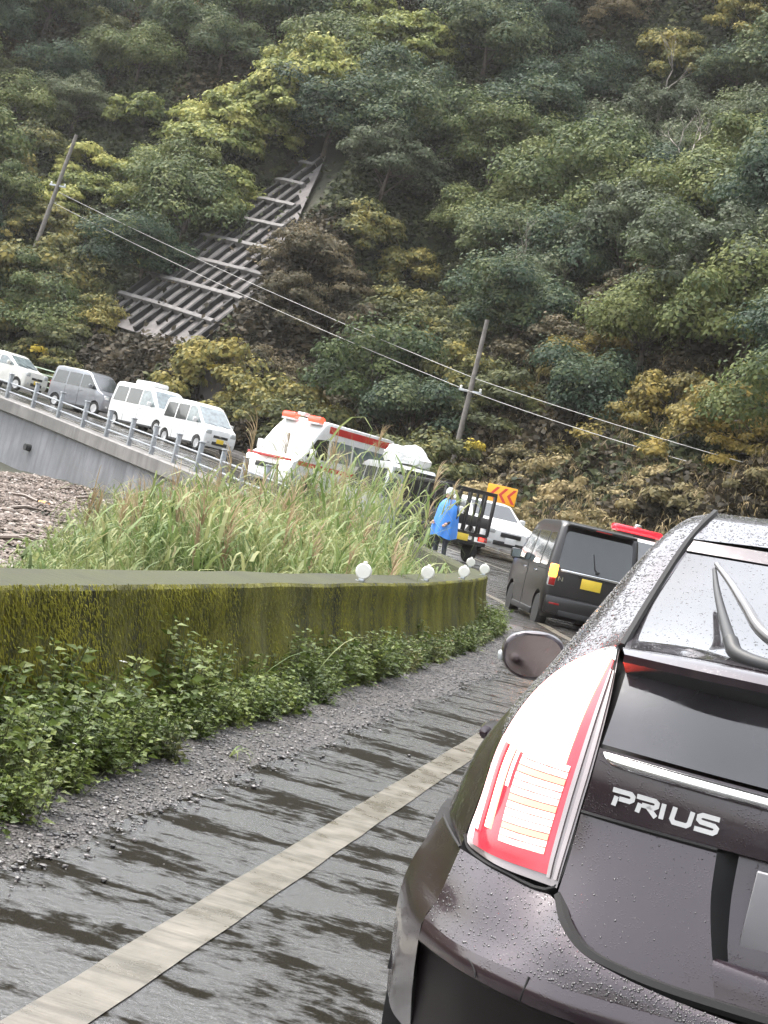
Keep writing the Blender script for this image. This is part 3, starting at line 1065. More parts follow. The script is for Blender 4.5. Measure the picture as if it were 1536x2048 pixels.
# ------------------------------------------------------------------ queue on the far side: shared one-box body
def one_box(name, label, s, q, paint, H=1.85, L=3.4, Wd=1.475, towards=True, group=None, glass=M_GLASSL, lit=False, hood=.35, cat='car', rear=None):
    hl = L / 2
    sil = [(-hl + .05, .26), (-hl, .36), (-hl, .66), (-hl + .02, 1.0), (-hl + .12, H - .12), (-hl + .22, H - .03), (-hl + .5, H), (hl - 1.25 - hood * .5, H - .02), (hl - 1.0 - hood * .5, H - .10), (hl - hood, 1.04), (hl - .08, .92), (hl, .70), (hl, .38), (hl - .06, .24)]
    rz = heading(s) + (math.pi if towards else 0)
    c = Car(name, label, pos(s, q), rz, L, Wd, sil, paint, (-hl + .52, hl - .52), .28, 1.0, .86, group, cat)
    r = c.root; hw = c.hw
    ws = 8
    c.end_poly('windscreen', [(-hw * .78, .07), (hw * .78, .07), (hw * .86, .95), (-hw * .86, .95)], ws, glass)
    c.end_poly('rear_window', [(-hw * .80, .1), (hw * .80, .1), (hw * .74, .9), (-hw * .74, .9)], 3, glass)
    y0 = -hl + .22; y1 = hl - hood - .12; top = H - .20
    mid = [y0, y0 + (y1 - .5 - y0) * .36, y0 + (y1 - .5 - y0) * .74]
    for sd in (-1, 1):
        c.side_poly('rear_side_window', [(mid[0] - .02, 1.06), (mid[1] - .04, 1.06), (mid[1] - .04, top), (mid[0] + .08, top)], M_GLASS, sd)
        c.side_poly('rear_door_window', [(mid[1] + .04, 1.05), (mid[2] - .03, 1.05), (mid[2] - .03, top), (mid[1] + .04, top)], M_GLASS, sd)
        c.side_poly('front_door_window', [(mid[2] + .04, 1.05), (y1, 1.06), (y1 - .62, top), (mid[2] + .04, top)], glass, sd)
        box('headlamp', (sd * hw * .76, hl - .05, .80), (.26, .12, .18), M_HEAD if lit else M_LENS_C, r, .04)
        box('fog_lamp', (sd * hw * .70, hl - .005, .42), (.12, .04, .08), M_LENS_C, r, .02)
        tl = box('tail_lamp', (sd * hw * .86, -hl + .03, .92), (.15, .09, .34), M_LENS_RD, r, .025)
        box('tail_light', (sd * hw * .86, -hl - .018, .95), (.11, .02, .16), M_LENS_R if rear else M_LENS_RD, tl, .008)
        box('door_seam', (sd * (c.w(.7) + .001), mid[2], .64), (.006, .01, .72), M_DARKIN, r)
        box('door_seam', (sd * (c.w(.7) + .001), mid[1], .64), (.006, .01, .72), M_DARKIN, r)
        box('door_handle', (sd * (c.w(.9) + .01), mid[2] + .14, .92), (.025, .15, .035), paint, r, .008)
        box('side_sill', (sd * (hw - .03), 0, .25), (.05, L - 1.7, .10), M_BLACKP, r, .02)
    gr = box('grille', (0, hl - .002, .66), (hw * .9, .03, .10), M_BLACKP, r, .01)
    box('lower_grille', (0, hl - .0, .40), (hw * .95, .03, .13), M_BLACKP, r, .02)
    box('emblem', (0, hl + .016, .67), (.09, .012, .06), M_CHROME, gr, .01)
    box('number_plate', (0, hl + .022, .50), (.33, .012, .165), M_PLATE_Y if L < 3.6 else M_PLATE_W, r, .004)
    box('rear_plate', (0, -hl - .008, .78), (.33, .012, .165), M_PLATE_Y if L < 3.6 else M_PLATE_W, r, .004)
    box('rear_bumper', (0, -hl + .02, .44), (Wd * .96, .10, .26), paint, r, .04)
    box('steering_wheel', (.32, hl - 1.25, 1.05), (.34, .05, .30), M_DARKIN, r, .03)
    c.mirrors(hl - hood - .42, 1.12)
    for sd in (-1, 1):
        tube('wiper', [(sd * .25 - .2, hl - hood - .02, 1.07), (sd * .25 + .25, hl - hood - .16, 1.17)], .010, M_BLACKP, r, 5)
    return c
g_ = 'cars queuing on the far raised road'
one_box('mini_car', 'white mini car at the far left edge behind the fence posts', 134.6, 6.0, M_PCREAM, 1.62, 3.4, 1.475, True, g_, hood=.62)
c_ = one_box('boxy_car', 'grey boxy car with dark windows, second from left in the far queue', 130.3, 6.0, M_PGREY, 1.80, 3.55, 1.50, True, g_, glass=M_GLASS, hood=.42)
c_ = one_box('white_minivan', 'white minivan with a roof box, third from left in the far queue', 126.9, 6.1, M_PWHITE, 1.88, 4.1, 1.66, True, g_, hood=.7)
box('roof_box', (0, -.5, 1.98), (.8, 1.3, .20), M_PWHITE, c_.root, .08)
one_box('white_van', 'plain white mini van at the right end of the far queue, nearest the ambulance', 123.8, 6.0, M_PWHITE, 1.86, 3.4, 1.475, True, g_, hood=.30)

# silver mini van ahead of the truck, half hidden by the reeds
cv = one_box('silver_van', 'silver mini van with yellow plate and lit tail lamps behind the tall reeds', 103.4, 2.6, M_PSILVER, 1.92, 3.4, 1.475, False, None, glass=M_GLASS, rear=True)
# crumpled sheet bundle on its roof
bm = bmesh.new(); bmesh.ops.create_icosphere(bm, subdivisions=4, radius=1)
A = np.array([v.co for v in bm.verts])
dd = 1 + .32 * fbm2(A[:, 0] * 1.9 + A[:, 2] * .6, A[:, 1] * 1.9 + A[:, 2], 21, 4) + .16 * np.abs(fbm2(A[:, 0] * 4 - A[:, 1] * 2, A[:, 2] * 5, 22, 3))
for v, k in zip(bm.verts, dd): v.co = Vector((v.co.x * .62, v.co.y * .55, max(-.3, v.co.z) * .40)) * k
o = bobj('tarp_bundle', bm, simple('white_sheet', (.80, .80, .78), .5, 0, .06), None, True, 22)
ps = pos(102.9, 2.75); o.location = (ps[0] + .1, ps[1] - .3, ps[2] + 2.08)
tag(o, 'crumpled white tarpaulin bundle on the roof of the silver van', 'tarpaulin')

# white saloon coming the other way behind the black wagon
def saloon(name, label, s, q, paint, towards=True, bar=False, H=1.46, rz=None, L=4.4):
    hl = L / 2
    sil = [(-hl + .06, .26), (-hl, .40), (-hl + .02, .80), (-hl + .12, .98), (-hl + .75, 1.04), (-hl + 1.35, H - .06), (-hl + 1.8, H), (-hl + 2.3, H), (-hl + 2.65, H - .05), (hl - 1.15, .99), (hl - .35, .84), (hl - .05, .70), (hl, .45), (hl - .06, .22)]
    c = Car(name, label, pos(s, q), (heading(s) + (math.pi if towards else 0)) if rz is None else rz, L, 1.70, sil, paint, (-hl + .85, hl - .85), .31, .98, .80, None, 'car')
    r = c.root; hw = .85
    c.end_poly('windscreen', [(-hw * .72, .06), (hw * .72, .06), (hw * .84, .95), (-hw * .84, .95)], 8, M_GLASS)
    c.end_poly('rear_window', [(-hw * .8, .08), (hw * .8, .08), (hw * .7, .92), (-hw * .7, .92)], 4, M_GLASS)
    for sd in (-1, 1):
        c.side_poly('rear_door_window', [(-hl + 1.0, 1.02), (-hl + 2.0, 1.02), (-hl + 2.0, H - .12), (-hl + 1.45, H - .14)], M_GLASS, sd)
        c.side_poly('front_door_window', [(-hl + 2.08, 1.02), (hl - 1.25, 1.02), (-hl + 2.68, H - .13), (-hl + 2.08, H - .12)], M_GLASS, sd)
        box('headlamp', (sd * .64, hl - .12, .66), (.34, .22, .13), M_LENS_C, r, .04)
        box('tail_lamp', (sd * .64, -hl + .04, .80), (.34, .10, .14), M_LENS_RD, r, .03)
        box('fog_lamp', (sd * .62, hl - .01, .36), (.16, .05, .08), M_LENS_C, r, .02)
        box('door_handle', (sd * (c.w(.85) + .01), .05, .84), (.025, .17, .03), paint, r, .008)
        box('door_seam', (sd * (c.w(.6) + .001), -.18, .62), (.006, .008, .62), M_DARKIN, r)
    box('grille', (0, hl - .01, .60), (.62, .06, .12), M_BLACKP, r, .02)
    box('lower_grille', (0, hl + .0, .36), (1.0, .04, .12), M_BLACKP, r, .02)
    box('number_plate', (0, hl + .02, .46), (.33, .012, .165), M_PLATE_W, r, .004)
    c.mirrors(hl - 1.45, 1.0)
    if bar:
        b = box('light_bar', (0, -hl + 2.05, H + .15), (1.22, .30, .16), emissive('red_beacon', (.5, .015, .03), (1, .02, .035), .28), r, .06)
        box('bar_mount', (0, -hl + 2.05, H + .03), (.9, .2, .10), M_BLACKP, b, .02)
        box('speaker', (0, -hl + 2.05, H + .26), (.16, .16, .10), M_CHROME, b, .04)
    return c
saloon('white_saloon', 'white saloon facing us behind the black wagon, under the chevron sign', 105.0, 6.2, M_PWHITE)
saloon('patrol_car', 'white car with a long red light bar on its roof behind the black wagon', 96.2, 6.2, M_PWHITE, True, True, 1.56)

# ------------------------------------------------------------------ small truck with black stake sides
def truck():
    r = thing('stake_truck', 'small truck with open black stake sides beside the person in blue', 'truck', pos(100.35, 2.75), heading(100.35) + .16)
    blk = simple('black_steel', (.018, .017, .018), .45, .2, .2)
    bed = box('bed', (0, -.55, .70), (1.45, 2.1, .10), blk, r, .02)
    box('chassis', (0, 0, .48), (.7, 3.1, .16), blk, r, .02)
    for sd in (-1, 1):
        for k, z in enumerate((1.62,)):
            box('top_rail', (sd * .70, -.55, 1.74), (.06, 2.1, .09), blk, r, .015)
        box('lower_rail', (sd * .70, -.55, 1.02), (.04, 2.1, .26), blk, r, .01)
        for k in range(6):
            box('stake', (sd * .70, -1.56 + k * .404, 1.22), (.055, .065, 1.00), blk, r, .01)
        wheel(r, sd * .62, -1.05, .27, .15, sd); wheel(r, sd * .62, 1.05, .27, .15, sd)
        t = box('tail_lamp', (sd * .55, -1.66, .62), (.26, .06, .11), M_LENS_RD, r, .015)
        box('brake_light', (sd * .50, -1.695, .62), (.13, .02, .085), M_LENS_R, t, .006)
    for x in (-.70, -.35, 0, .35, .70):
        box('tail_stake', (x, -1.60, 1.22), (.055, .05, 1.00), blk, r, .01)
    box('tail_rail', (0, -1.60, 1.74), (1.44, .055, .085), blk, r, .012)
    box('head_board', (0, .50, 1.35), (1.44, .05, 1.10), blk, r, .01)
    # cab
    bm = bmesh.new()
    pr = [(.56, .40), (.56, 1.55), (.68, 1.74), (1.18, 1.76), (1.34, 1.66), (1.66, .98), (1.70, .40)]
    V = [(x, y, z) for x in (-.72, .72) for y, z in pr]
    n = len(pr)
    F = [tuple(range(n)), tuple(range(2 * n - 1, n - 1, -1))] + [(i, i + n, (i + 1) % n + n, (i + 1) % n) for i in range(n)]
    cab = obj('cab', V, F, M_PGREY, r)
    box('rear_cab_window', (0, .555, 1.42), (1.0, .02, .34), M_GLASS, cab, .01)
    for sd in (-1, 1):
        obj('side_window', [(sd * .725, .68, 1.12), (sd * .725, 1.5, 1.12), (sd * .725, 1.26, 1.62), (sd * .725, .68, 1.62)], [(0, 1, 2, 3) if sd > 0 else (3, 2, 1, 0)], M_GLASS, cab)
    box('number_plate', (-.05, -1.71, .60), (.33, .012, .165), M_PLATE_Y, r, .004)
    box('bumper', (0, -1.66, .50), (1.3, .06, .08), blk, r, .01)
truck()

# ------------------------------------------------------------------ ambulance
def ambulance():
    L, H = 5.3, 2.45; hl = L / 2
    sil = [(-hl + .04, .28), (-hl, .42), (-hl, .9), (-hl + .01, 1.2), (-hl + .05, H - .14), (-hl + .14, H - .02), (-hl + .4, H), (hl - 1.55, H), (hl - 1.35, H - .12), (hl - .95, 1.90), (hl - .42, 1.16), (hl - .08, .98), (hl, .72), (hl, .40), (hl - .08, .26)]
    c = Car('ambulance', 'white ambulance with red roof band, red beacons and bright headlamps', (-13.3, 51.6, .92), math.atan2(.40, -.92), L, 1.88, sil, M_PWHITE, (-hl + 1.0, hl - .95), .33, 1.1, .90, None, 'ambulance')
    r = c.root
    c.end_poly('windscreen', [(-.70, .06), (.70, .06), (.80, .94), (-.80, .94)], 9, M_GLASS)
    for sd in (-1, 1):
        c.side_poly('roof_band', [(-hl + .18, 2.12), (hl - 1.6, 2.12), (hl - 1.6, 2.34), (-hl + .18, 2.34)], M_RED, sd, .008, .015, .03)
        c.side_poly('side_window', [(-hl + .25, 1.32), (-.35, 1.32), (-.35, 1.92), (-hl + .25, 1.92)], M_GLASSL, sd)
        c.side_poly('door_window', [(-.25, 1.28), (.85, 1.28), (.85, 1.92), (-.25, 1.92)], M_GLASSL, sd)
        c.side_poly('cab_window', [(.98, 1.24), (hl - .62, 1.24), (hl - 1.05, 1.84), (.98, 1.90)], M_GLASS, sd)
        c.side_poly('side_stripe', [(-hl + .1, .92), (hl - .3, .92), (hl - .3, 1.06), (-hl + .1, 1.06)], M_RED, sd, .007, .012, .02)
        box('headlamp', (sd * .70, hl - .05, .84), (.36, .16, .26), M_HEAD, r, .05)
        b = box('beacon', (sd * .52, hl - 1.25, 2.44), (.52, .30, .22), emissive('red_beacon_lit' + str(sd), (.6, .03, .03), (1, .04, .02), 1.6), r, .07)
        box('beacon_base', (sd * .52, hl - 1.25, 2.32), (.5, .28, .06), M_PWHITE, b, .01)
        box('rear_lamp', (sd * .82, -hl + .02, 1.2), (.13, .06, .5), M_LENS_RD, r, .02)
        box('wing_mirror', (sd * 1.08, hl - .75, 1.35), (.20, .12, .30), M_PWHITE, r, .04)
        box('fog_lamp', (sd * .62, hl - .01, .46), (.16, .05, .1), M_HEAD, r, .02)
    box('front_stripe', (0, hl - .02, 1.02), (1.75, .10, .10), M_RED, r, .02, Matrix.Rotation(rad(0), 3, 'X'))
    box('grille', (0, hl + .0, .72), (.95, .04, .16), M_BLACKP, r, .03)
    box('front_bumper', (0, hl - .01, .44), (1.8, .10, .24), M_PWHITE, r, .04)
    box('number_plate', (0, hl + .05, .46), (.33, .012, .165), M_PLATE_W, r, .004)
    box('roof_light', (0, hl - 1.22, 2.54), (.3, .3, .10), M_PWHITE, r, .03)
ambulance()
# ------------------------------------------------------------------ dark hatchback right in front (braking)
def build_hatch():
    R = thing('hatchback_car', 'dark wet hatchback braking right ahead with glowing tail lamp and silver badge letters', 'car', (.34, 3.1, 0))
    PA = m_paint('dark_mica_paint', (.034, .020, .027), .42, .30, True)
    GL = m_glass('hatch_glass', (.020, .018, .020), .05)
    SEAM = M_DARKIN
    def mir(A):
        B = np.array(A, float).copy(); B[..., 0] *= -1; return B
    def centre(name, S, mat, parent=R, bulge=0.0, smooth=True):
        """S (nv,nu,3) from left edge to the middle: mirrored and joined"""
        if bulge:
            nu = S.shape[1]; u = np.linspace(0, 1, nu)
            S = S.copy(); S[..., 1] -= bulge * np.sin(np.linspace(0, 1, S.shape[0]) * math.pi)[:, None]
        G = np.concatenate([S, mir(S)[:, ::-1][:, 1:]], 1)
        return obj(name, G.reshape(-1, 3), grid_faces(G.shape[0], G.shape[1]), mat, parent, smooth)
    def sides(name, S, mat, parent=R, smooth=True):
        o = [obj(name, S.reshape(-1, 3), grid_faces(S.shape[0], S.shape[1]), mat, parent if not isinstance(parent, list) else parent[0], smooth)]
        M = mir(S)
        o.append(obj(name, M.reshape(-1, 3), grid_faces(S.shape[0], S.shape[1], True), mat, parent if not isinstance(parent, list) else parent[1], smooth))
        return o
    def seam(pts, r=.004, both=True, name='seam', mat=SEAM, parent=R):
        c = cr(pts, 5)
        tube(name, [tuple(p) for p in c], r, mat, parent, 6)
        if both: tube(name, [tuple(p) for p in mir(c)], r, mat, parent, 6)
    C = lambda pts: cr(pts, 6)

    # --- side loft: columns P2..P8
    ST = [
        [(-.520, .42, 1.143), (-.571, .55, 1.12), (-.642, .60, 1.066), (-.699, .56, .986), (-.735, .50, .88), (-.742, .42, .755), (-.745, .325, .668)],
        [(-.496, .70, 1.249), (-.556, .72, 1.222), (-.613, .74, 1.165), (-.682, .74, 1.05), (-.752, .73, .93), (-.806, .72, .80), (-.835, .70, .668)],
        [(-.452, 1.0, 1.40), (-.525, 1.0, 1.368), (-.582, 1.0, 1.28), (-.662, 1.0, 1.12), (-.755, 1.0, .945), (-.825, 1.0, .82), (-.862, 1.0, .668)],
        [(-.410, 1.3, 1.492), (-.487, 1.3, 1.452), (-.560, 1.3, 1.348), (-.655, 1.3, 1.17), (-.762, 1.3, .95), (-.832, 1.3, .82), (-.869, 1.3, .668)],
        [(-.425, 2.0, 1.500), (-.497, 2.0, 1.465), (-.568, 2.0, 1.372), (-.662, 2.0, 1.18), (-.772, 2.0, .945), (-.842, 2.0, .82), (-.872, 2.0, .668)],
        [(-.42, 2.9, 1.430), (-.50, 2.9, 1.395), (-.57, 2.9, 1.31), (-.67, 2.9, 1.13), (-.775, 2.9, .94), (-.842, 2.9, .82), (-.872, 2.9, .668)],
        [(-.45, 3.45, 1.12), (-.53, 3.45, 1.09), (-.60, 3.45, 1.05), (-.69, 3.45, .99), (-.772, 3.45, .92), (-.832, 3.45, .81), (-.862, 3.45, .668)],
        [(-.40, 4.05, .87), (-.50, 4.05, .862), (-.58, 4.05, .85), (-.66, 4.05, .82), (-.73, 4.05, .78), (-.77, 4.05, .73), (-.79, 4.05, .65)],
        [(-.20, 4.42, .72), (-.30, 4.41, .715), (-.38, 4.38, .71), (-.45, 4.34, .70), (-.50, 4.30, .68), (-.52, 4.28, .65), (-.53, 4.27, .62)],
    ]
    K = 5
    A = np.array(ST)                                   # (9,7,3)
    U = np.stack([cr(A[:, j], K) for j in range(7)], 1)
    G = np.stack([cr(U[i], K) for i in range(U.shape[0])], 0)   # ((8*K+1),(6*K+1),3)
    def seg(i0, i1, j0, j1):
        return G[i0 * K:i1 * K + 1, j0 * K:j1 * K + 1]
    sides('quarter_panel', seg(0, 2, 0, 6), PA)
    sides('roof_rail', seg(2, 5, 0, 2), PA)
    sides('side_window', seg(2, 5, 2, 4), GL)
    d = sides('door', seg(2, 6, 4, 6), PA)
    sides('front_pillar', seg(5, 6, 0, 4), PA)
    sides('front_wing', seg(6, 8, 0, 6), PA)
    for sd in (-1, 1):
        h = lathe('door_handle', [(0, -.11), (.018, -.10), (.024, -.03), (.024, .03), (.018, .10), (0, .11)], PA, d[0 if sd < 0 else 1], 'y', 12, (sd * .855, 1.32, .80))
    seam([A[i][0] + np.array((0, 0, .002)) for i in range(0, 6)], .009, name='roof_moulding')
    # --- roof / windscreen / bonnet
    cz = {2: (0, .985, 1.432), 3: (0, 1.3, 1.508), 4: (0, 2.0, 1.518), 5: (0, 2.9, 1.452), 6: (0, 3.50, 1.13), 7: (0, 4.10, .885), 8: (0, 4.46, .735)}
    rows = []
    for i in range(2, 9):
        e = A[i][0] if i > 2 else np.array((-.44, 1.0, 1.412)); c = np.array(cz[i]); mid = e * .45 + c * .55; mid[2] += .012
        rows.append(cr([e, mid, c], 5))
    Rw = np.array(rows); Rr = np.stack([cr(Rw[:, j], K) for j in range(Rw.shape[1])], 1)
    centre('roof', Rr[:3 * K + 1], PA); centre('windscreen', Rr[3 * K:4 * K + 1], GL); centre('bonnet', Rr[4 * K:], PA)
    # --- tailgate
    tg = None
    L_up = C([(-.449, .95, 1.378), (-.496, .69, 1.247), (-.512, .50, 1.168), (-.510, .36, 1.148)])
    strip = coons([(-.438, .985, 1.408), (-.22, .97, 1.422), (0, .962, 1.426)], [(-.449, .955, 1.380), (-.22, .925, 1.392), (0, .905, 1.398)], [(-.438, .985, 1.408), (-.449, .955, 1.380)], [(0, .962, 1.426), (0, .905, 1.398)], 16, 4)
    tg = centre('tailgate', strip, PA)
    up = coons([(-.446, .945, 1.374), (-.22, .915, 1.387), (0, .895, 1.393)], C([(-.498, .36, 1.150), (-.36, .28, 1.166), (-.18, .24, 1.174), (0, .225, 1.176)]),
               C([(-.446, .945, 1.374), (-.490, .69, 1.245), (-.504, .50, 1.168), (-.498, .36, 1.150)]), C([(0, .895, 1.393), (0, .55, 1.285), (0, .225, 1.176)]), 20, 16)
    centre('upper_window', up, GL, tg)
    bl = coons([(-.449, .95, 1.379), (-.446, .945, 1.374)], [(-.512, .36, 1.146), (-.498, .36, 1.150)], L_up, C([(-.446, .945, 1.374), (-.490, .69, 1.245), (-.504, .50, 1.168), (-.498, .36, 1.150)]), 2, 16)
    sides('window_frame', bl, PA, tg)
    lip = C([(-.503, .262, 1.140), (-.36, .195, 1.146), (-.20, .165, 1.152), (0, .150, 1.155)])
    lipb = lip + np.array((0, .004, -.016))
    spt = coons(C([(-.510, .36, 1.148), (-.36, .28, 1.165), (-.18, .24, 1.173), (0, .225, 1.175)]), lip, C([(-.510, .36, 1.148), (-.512, .31, 1.150), (-.503, .262, 1.140)]), C([(0, .225, 1.175), (0, .18, 1.172), (0, .150, 1.155)]), 20, 8)
    sp = centre('spoiler', spt, PA, tg)
    centre('spoiler_edge', np.stack([lip, lipb], 0), PA, tg)
    und = coons(lipb, C([(-.494, .30, 1.102), (-.34, .255, 1.104), (0, .215, 1.106)]), [lipb[0], (-.494, .30, 1.102)], [lipb[-1], (0, .215, 1.106)], 16, 4)
    centre('spoiler_underside', und, M_BLACKP, tg)
    lg = coons(C([(-.494, .30, 1.102), (-.34, .255, 1.104), (0, .215, 1.106)]), C([(-.503, .205, .960), (-.30, .165, .960), (0, .145, .960)]), C([(-.494, .30, 1.102), (-.497, .245, 1.03), (-.503, .205, .960)]), [(0, .215, 1.106), (0, .145, .960)], 18, 8)
    centre('lower_window', lg, GL, tg)
    pu = coons(C([(-.506, .195, .953), (-.30, .155, .953), (0, .135, .953)]), C([(-.512, .190, .826), (-.30, .145, .828), (0, .118, .832)]), C([(-.506, .195, .953), (-.508, .188, .89), (-.512, .190, .826)]), C([(0, .135, .953), (0, .118, .89), (0, .118, .832)]), 22, 8)
    centre('upper_panel', pu, PA, tg)
    # lower panel left of the plate recess
    rb = C([(-.243, .136, .822), (-.236, .098, .74), (-.216, .066, .66), (-.196, .046, .60), (-.188, .038, .568)])
    pl = coons(C([(-.512, .186, .819), (-.38, .158, .820), (-.243, .136, .822)]), C([(-.519, .150, .666), (-.473, .10, .612), (-.41, .07, .582), (-.311, .05, .570), (-.188, .038, .568)]),
               C([(-.512, .186, .819), (-.514, .176, .74), (-.519, .150, .666)]), rb, 20, 14)
    sides('lower_panel', pl, PA, tg)
    rin = C([(-.200, .170, .822), (-.197, .150, .74), (-.186, .118, .66), (-.178, .112, .63)])
    rbr = resample(rb, 20)[:15]
    wal = coons([rbr[0], rin[0]], [rbr[-1], rin[-1]], rbr, rin, 3, 12)
    sides('recess_wall', wal, M_BLACKP, tg)
    back = coons([rin[0], (0, .158, .826)], [rin[-1], (0, .105, .634)], rin, [(0, .158, .826), (0, .105, .634)], 8, 8)
    centre('plate_recess', back, PA, tg)
    p_lo = rbr[-1]
    low = coons([rin[-1], (0, .105, .634)], C([tuple(rb[-1]), (0, .03, .566)]), C([tuple(rin[-1]), tuple(p_lo), tuple(rb[-1])]), C([(0, .105, .634), (0, .045, .618), (0, .03, .566)]), 8, 10)
    centre('lower_lip', low, PA, tg)
    centre('handle_recess', coons([(-.243, .14, .832), (0, .12, .835)], [rin[0], (0, .16, .824)], [(-.243, .14, .832), tuple(rin[0])], [(0, .12, .835), (0, .16, .824)], 8, 4), M_BLACKP, tg)
    box('number_plate', (0, .106, .735), (.33, .010, .165), simple('rear_plate', (.30, .29, .30), .4, 0, .05), tg, .003, Matrix.Rotation(rad(14), 3, 'X'))
    # chrome garnish with a tapered outer end
    gt = C([(-.497, .186, .948), (-.46, .172, .949), (-.30, .142, .949), (0, .122, .949)]); gb = C([(-.482, .176, .932), (-.455, .166, .925), (-.30, .138, .923), (0, .116, .923)])
    gm = (gt + gb) / 2 + np.array((0, -.012, 0))
    gs = np.stack([gt + np.array((0, .012, .0)), gt, gm, gb, gb + np.array((0, .012, 0))], 0)
    centre('garnish', gs, M_CHROME, tg)
    # --- badge: wide raised chrome letters (PRIUS)
    def stroke(pts, w):
        P = [Vector((p[0], p[1], 0)) for p in pts]; V, F = [], []
        for i, p in enumerate(P):
            t0 = (P[i] - P[i - 1]).normalized() if i else (P[1] - P[0]).normalized()
            t1 = (P[i + 1] - P[i]).normalized() if i < len(P) - 1 else t0
            t = (t0 + t1).normalized(); nrm_ = Vector((-t.y, t.x, 0)); k = 1 / max(.5, nrm_.dot(Vector((-t0.y, t0.x, 0))))
            for zz in (0, 1):
                V += [(*(p + nrm_ * w * k)[:2], zz), (*(p - nrm_ * w * k)[:2], zz)]
        for i in range(len(P) - 1):
            a = i * 4; b = a + 4
            F += [(a + 2, a + 3, b + 3, b + 2), (a, b, b + 1, a + 1), (a, a + 2, b + 2, b), (a + 1, b + 1, b + 3, a + 3)]
        F += [(0, 1, 3, 2), (len(V) - 4, len(V) - 2, len(V) - 1, len(V) - 3)]
        return V, F
    LET = {
        'P': [[(-.08, 1), (.82, 1), (.95, .86), (.95, .66), (.82, .52), (.30, .52)], [(.16, .62), (.10, .0)]],
        'R': [[(-.05, 1), (.80, 1), (.93, .88), (.93, .68), (.80, .54), (.25, .54)], [(.16, .60), (.10, .0)], [(.52, .54), (.98, .0)]],
        'I': [[(.16, 1), (.10, .0)]],
        'U': [[(.10, 1), (.04, .22), (.16, .03), (.80, .03), (.94, .18), (1.0, 1)]],
        'S': [[(1.0, .98), (.22, .98), (.08, .86), (.08, .66), (.20, .54), (.82, .50), (.94, .38), (.92, .18), (.80, .04), (-.04, .04)]],
    }
    BADGE = simple('badge_silver', (.85, .84, .84), .22, .35, .03, coat=.5)
    x = -.458; hgt = .030
    for ch, wd, adv in (('P', .040, .047), ('R', .042, .050), ('I', .012, .020), ('U', .038, .048), ('S', .042, .046)):
        parts = []
        for st in LET[ch]:
            V, F = stroke([(p[0] * wd, p[1] * hgt) for p in st], .0046)
            VV = []
            for vx, vz, d_ in V:
                X = x + vx
                t = (X + .512) / .512
                y = .190 + (.118 - .190) * min(1, t * 1.25) - .004
                VV.append((X, y - .0025 - .004 * d_ + .0, .853 + vz))
            parts.append((VV, F))
        V, F = merge(parts)
        obj('badge_letter', V, F, BADGE, tg)
        x += adv
    seam([(-.512, .184, .8225), (-.38, .156, .824), (-.243, .134, .826)], .0045, parent=tg)
    # --- tail lamps
    outer = C([(-.545, .478, 1.133), (-.571, .545, 1.118), (-.642, .592, 1.064), (-.697, .552, .986), (-.732, .49, .88), (-.738, .412, .76), (-.738, .330, .690), (-.722, .304, .674)])
    inner = C([(-.523, .418, 1.140), (-.514, .328, 1.039), (-.513, .26, .92), (-.517, .22, .821), (-.524, .166, .678)])
    bot = C([(-.722, .304, .674), (-.646, .222, .668), (-.524, .166, .668)])
    inner[-1] = bot[-1]
    LS = coons([outer[0], inner[0]], bot, outer, inner, 25, 41)
    u = np.linspace(0, 1, 25); v = np.linspace(0, 1, 41)
    bul = np.sin(u * math.pi)[None] * np.sin(np.clip(v * 1.05, 0, 1) * math.pi)[:, None] ** .6
    LS = LS + bul[..., None] * np.array((-.022, -.042, .0))
    du = np.gradient(LS, axis=1); dv = np.gradient(LS, axis=0)
    LN = np.cross(dv, du); LN /= np.linalg.norm(LN, axis=2)[..., None] + 1e-9
    if LN[20, 12][1] > 0: LN = -LN
    def lsub(u0, u1, v0, v1, off, n=12, m=18, du_=0.0):
        U_ = np.linspace(0, 1, n)[None, :]; V_ = np.linspace(v0, v1, m)[:, None]
        vv = np.repeat(V_, n, 1)
        uu = u0 + (u1 - u0) * U_ + 0 * V_ + du_ * (vv - v0)
        fi = vv * 40; fj = uu * 24
        i = np.clip(fi.astype(int), 0, 39); j = np.clip(fj.astype(int), 0, 23); a = (fi - i)[..., None]; b = (fj - j)[..., None]
        f = lambda X: X[i, j] * (1 - a) * (1 - b) + X[i + 1, j] * a * (1 - b) + X[i, j + 1] * (1 - a) * b + X[i + 1, j + 1] * a * b
        return f(LS) + f(LN) * off
    HOUS = simple('lamp_housing', (.20, .17, .17), .12, .1, .08, coat=1.0)
    EM_HOT, t, p = mat_new('brake_light_hot')
    vv = coords(t, 'Object'); nf = noise(t, vv, 14, 3); st_ = noise(t, coords(t, 'Object', (1, 1, 12)), 16, 2)
    p.inputs['Base Color'].default_value = (.5, .1, .08, 1)
    t.links.new(ramp(t, nf, [(.3, (1, .055, .035)), (.7, (1, .085, .05))]), p.inputs['Emission Color']); p.inputs['Emission Strength'].default_value = 34.0
    p.inputs['Roughness'].default_value = .1; p.inputs['Coat Weight'].default_value = .8
    EM_RED = emissive('tail_light_red', (.22, .008, .015), (1, .05, .10), .17, .1)
    EM_RIM = emissive('lamp_rim_lit', (.6, .5, .5), (1, .42, .40), .7, .1)
    EM_CLR, t, p = mat_new('lamp_clear_lit')
    vv = coords(t, 'Object', (7, 7, 30)); nf = noise(t, vv, 6, 4, .7)
    p.inputs['Base Color'].default_value = (.4, .36, .34, 1)
    t.links.new(ramp(t, nf, [(.38, (.35, .12, .08)), (.46, (1, .62, .36)), (.56, (1, .90, .82))]), p.inputs['Emission Color']); p.inputs['Emission Strength'].default_value = .55
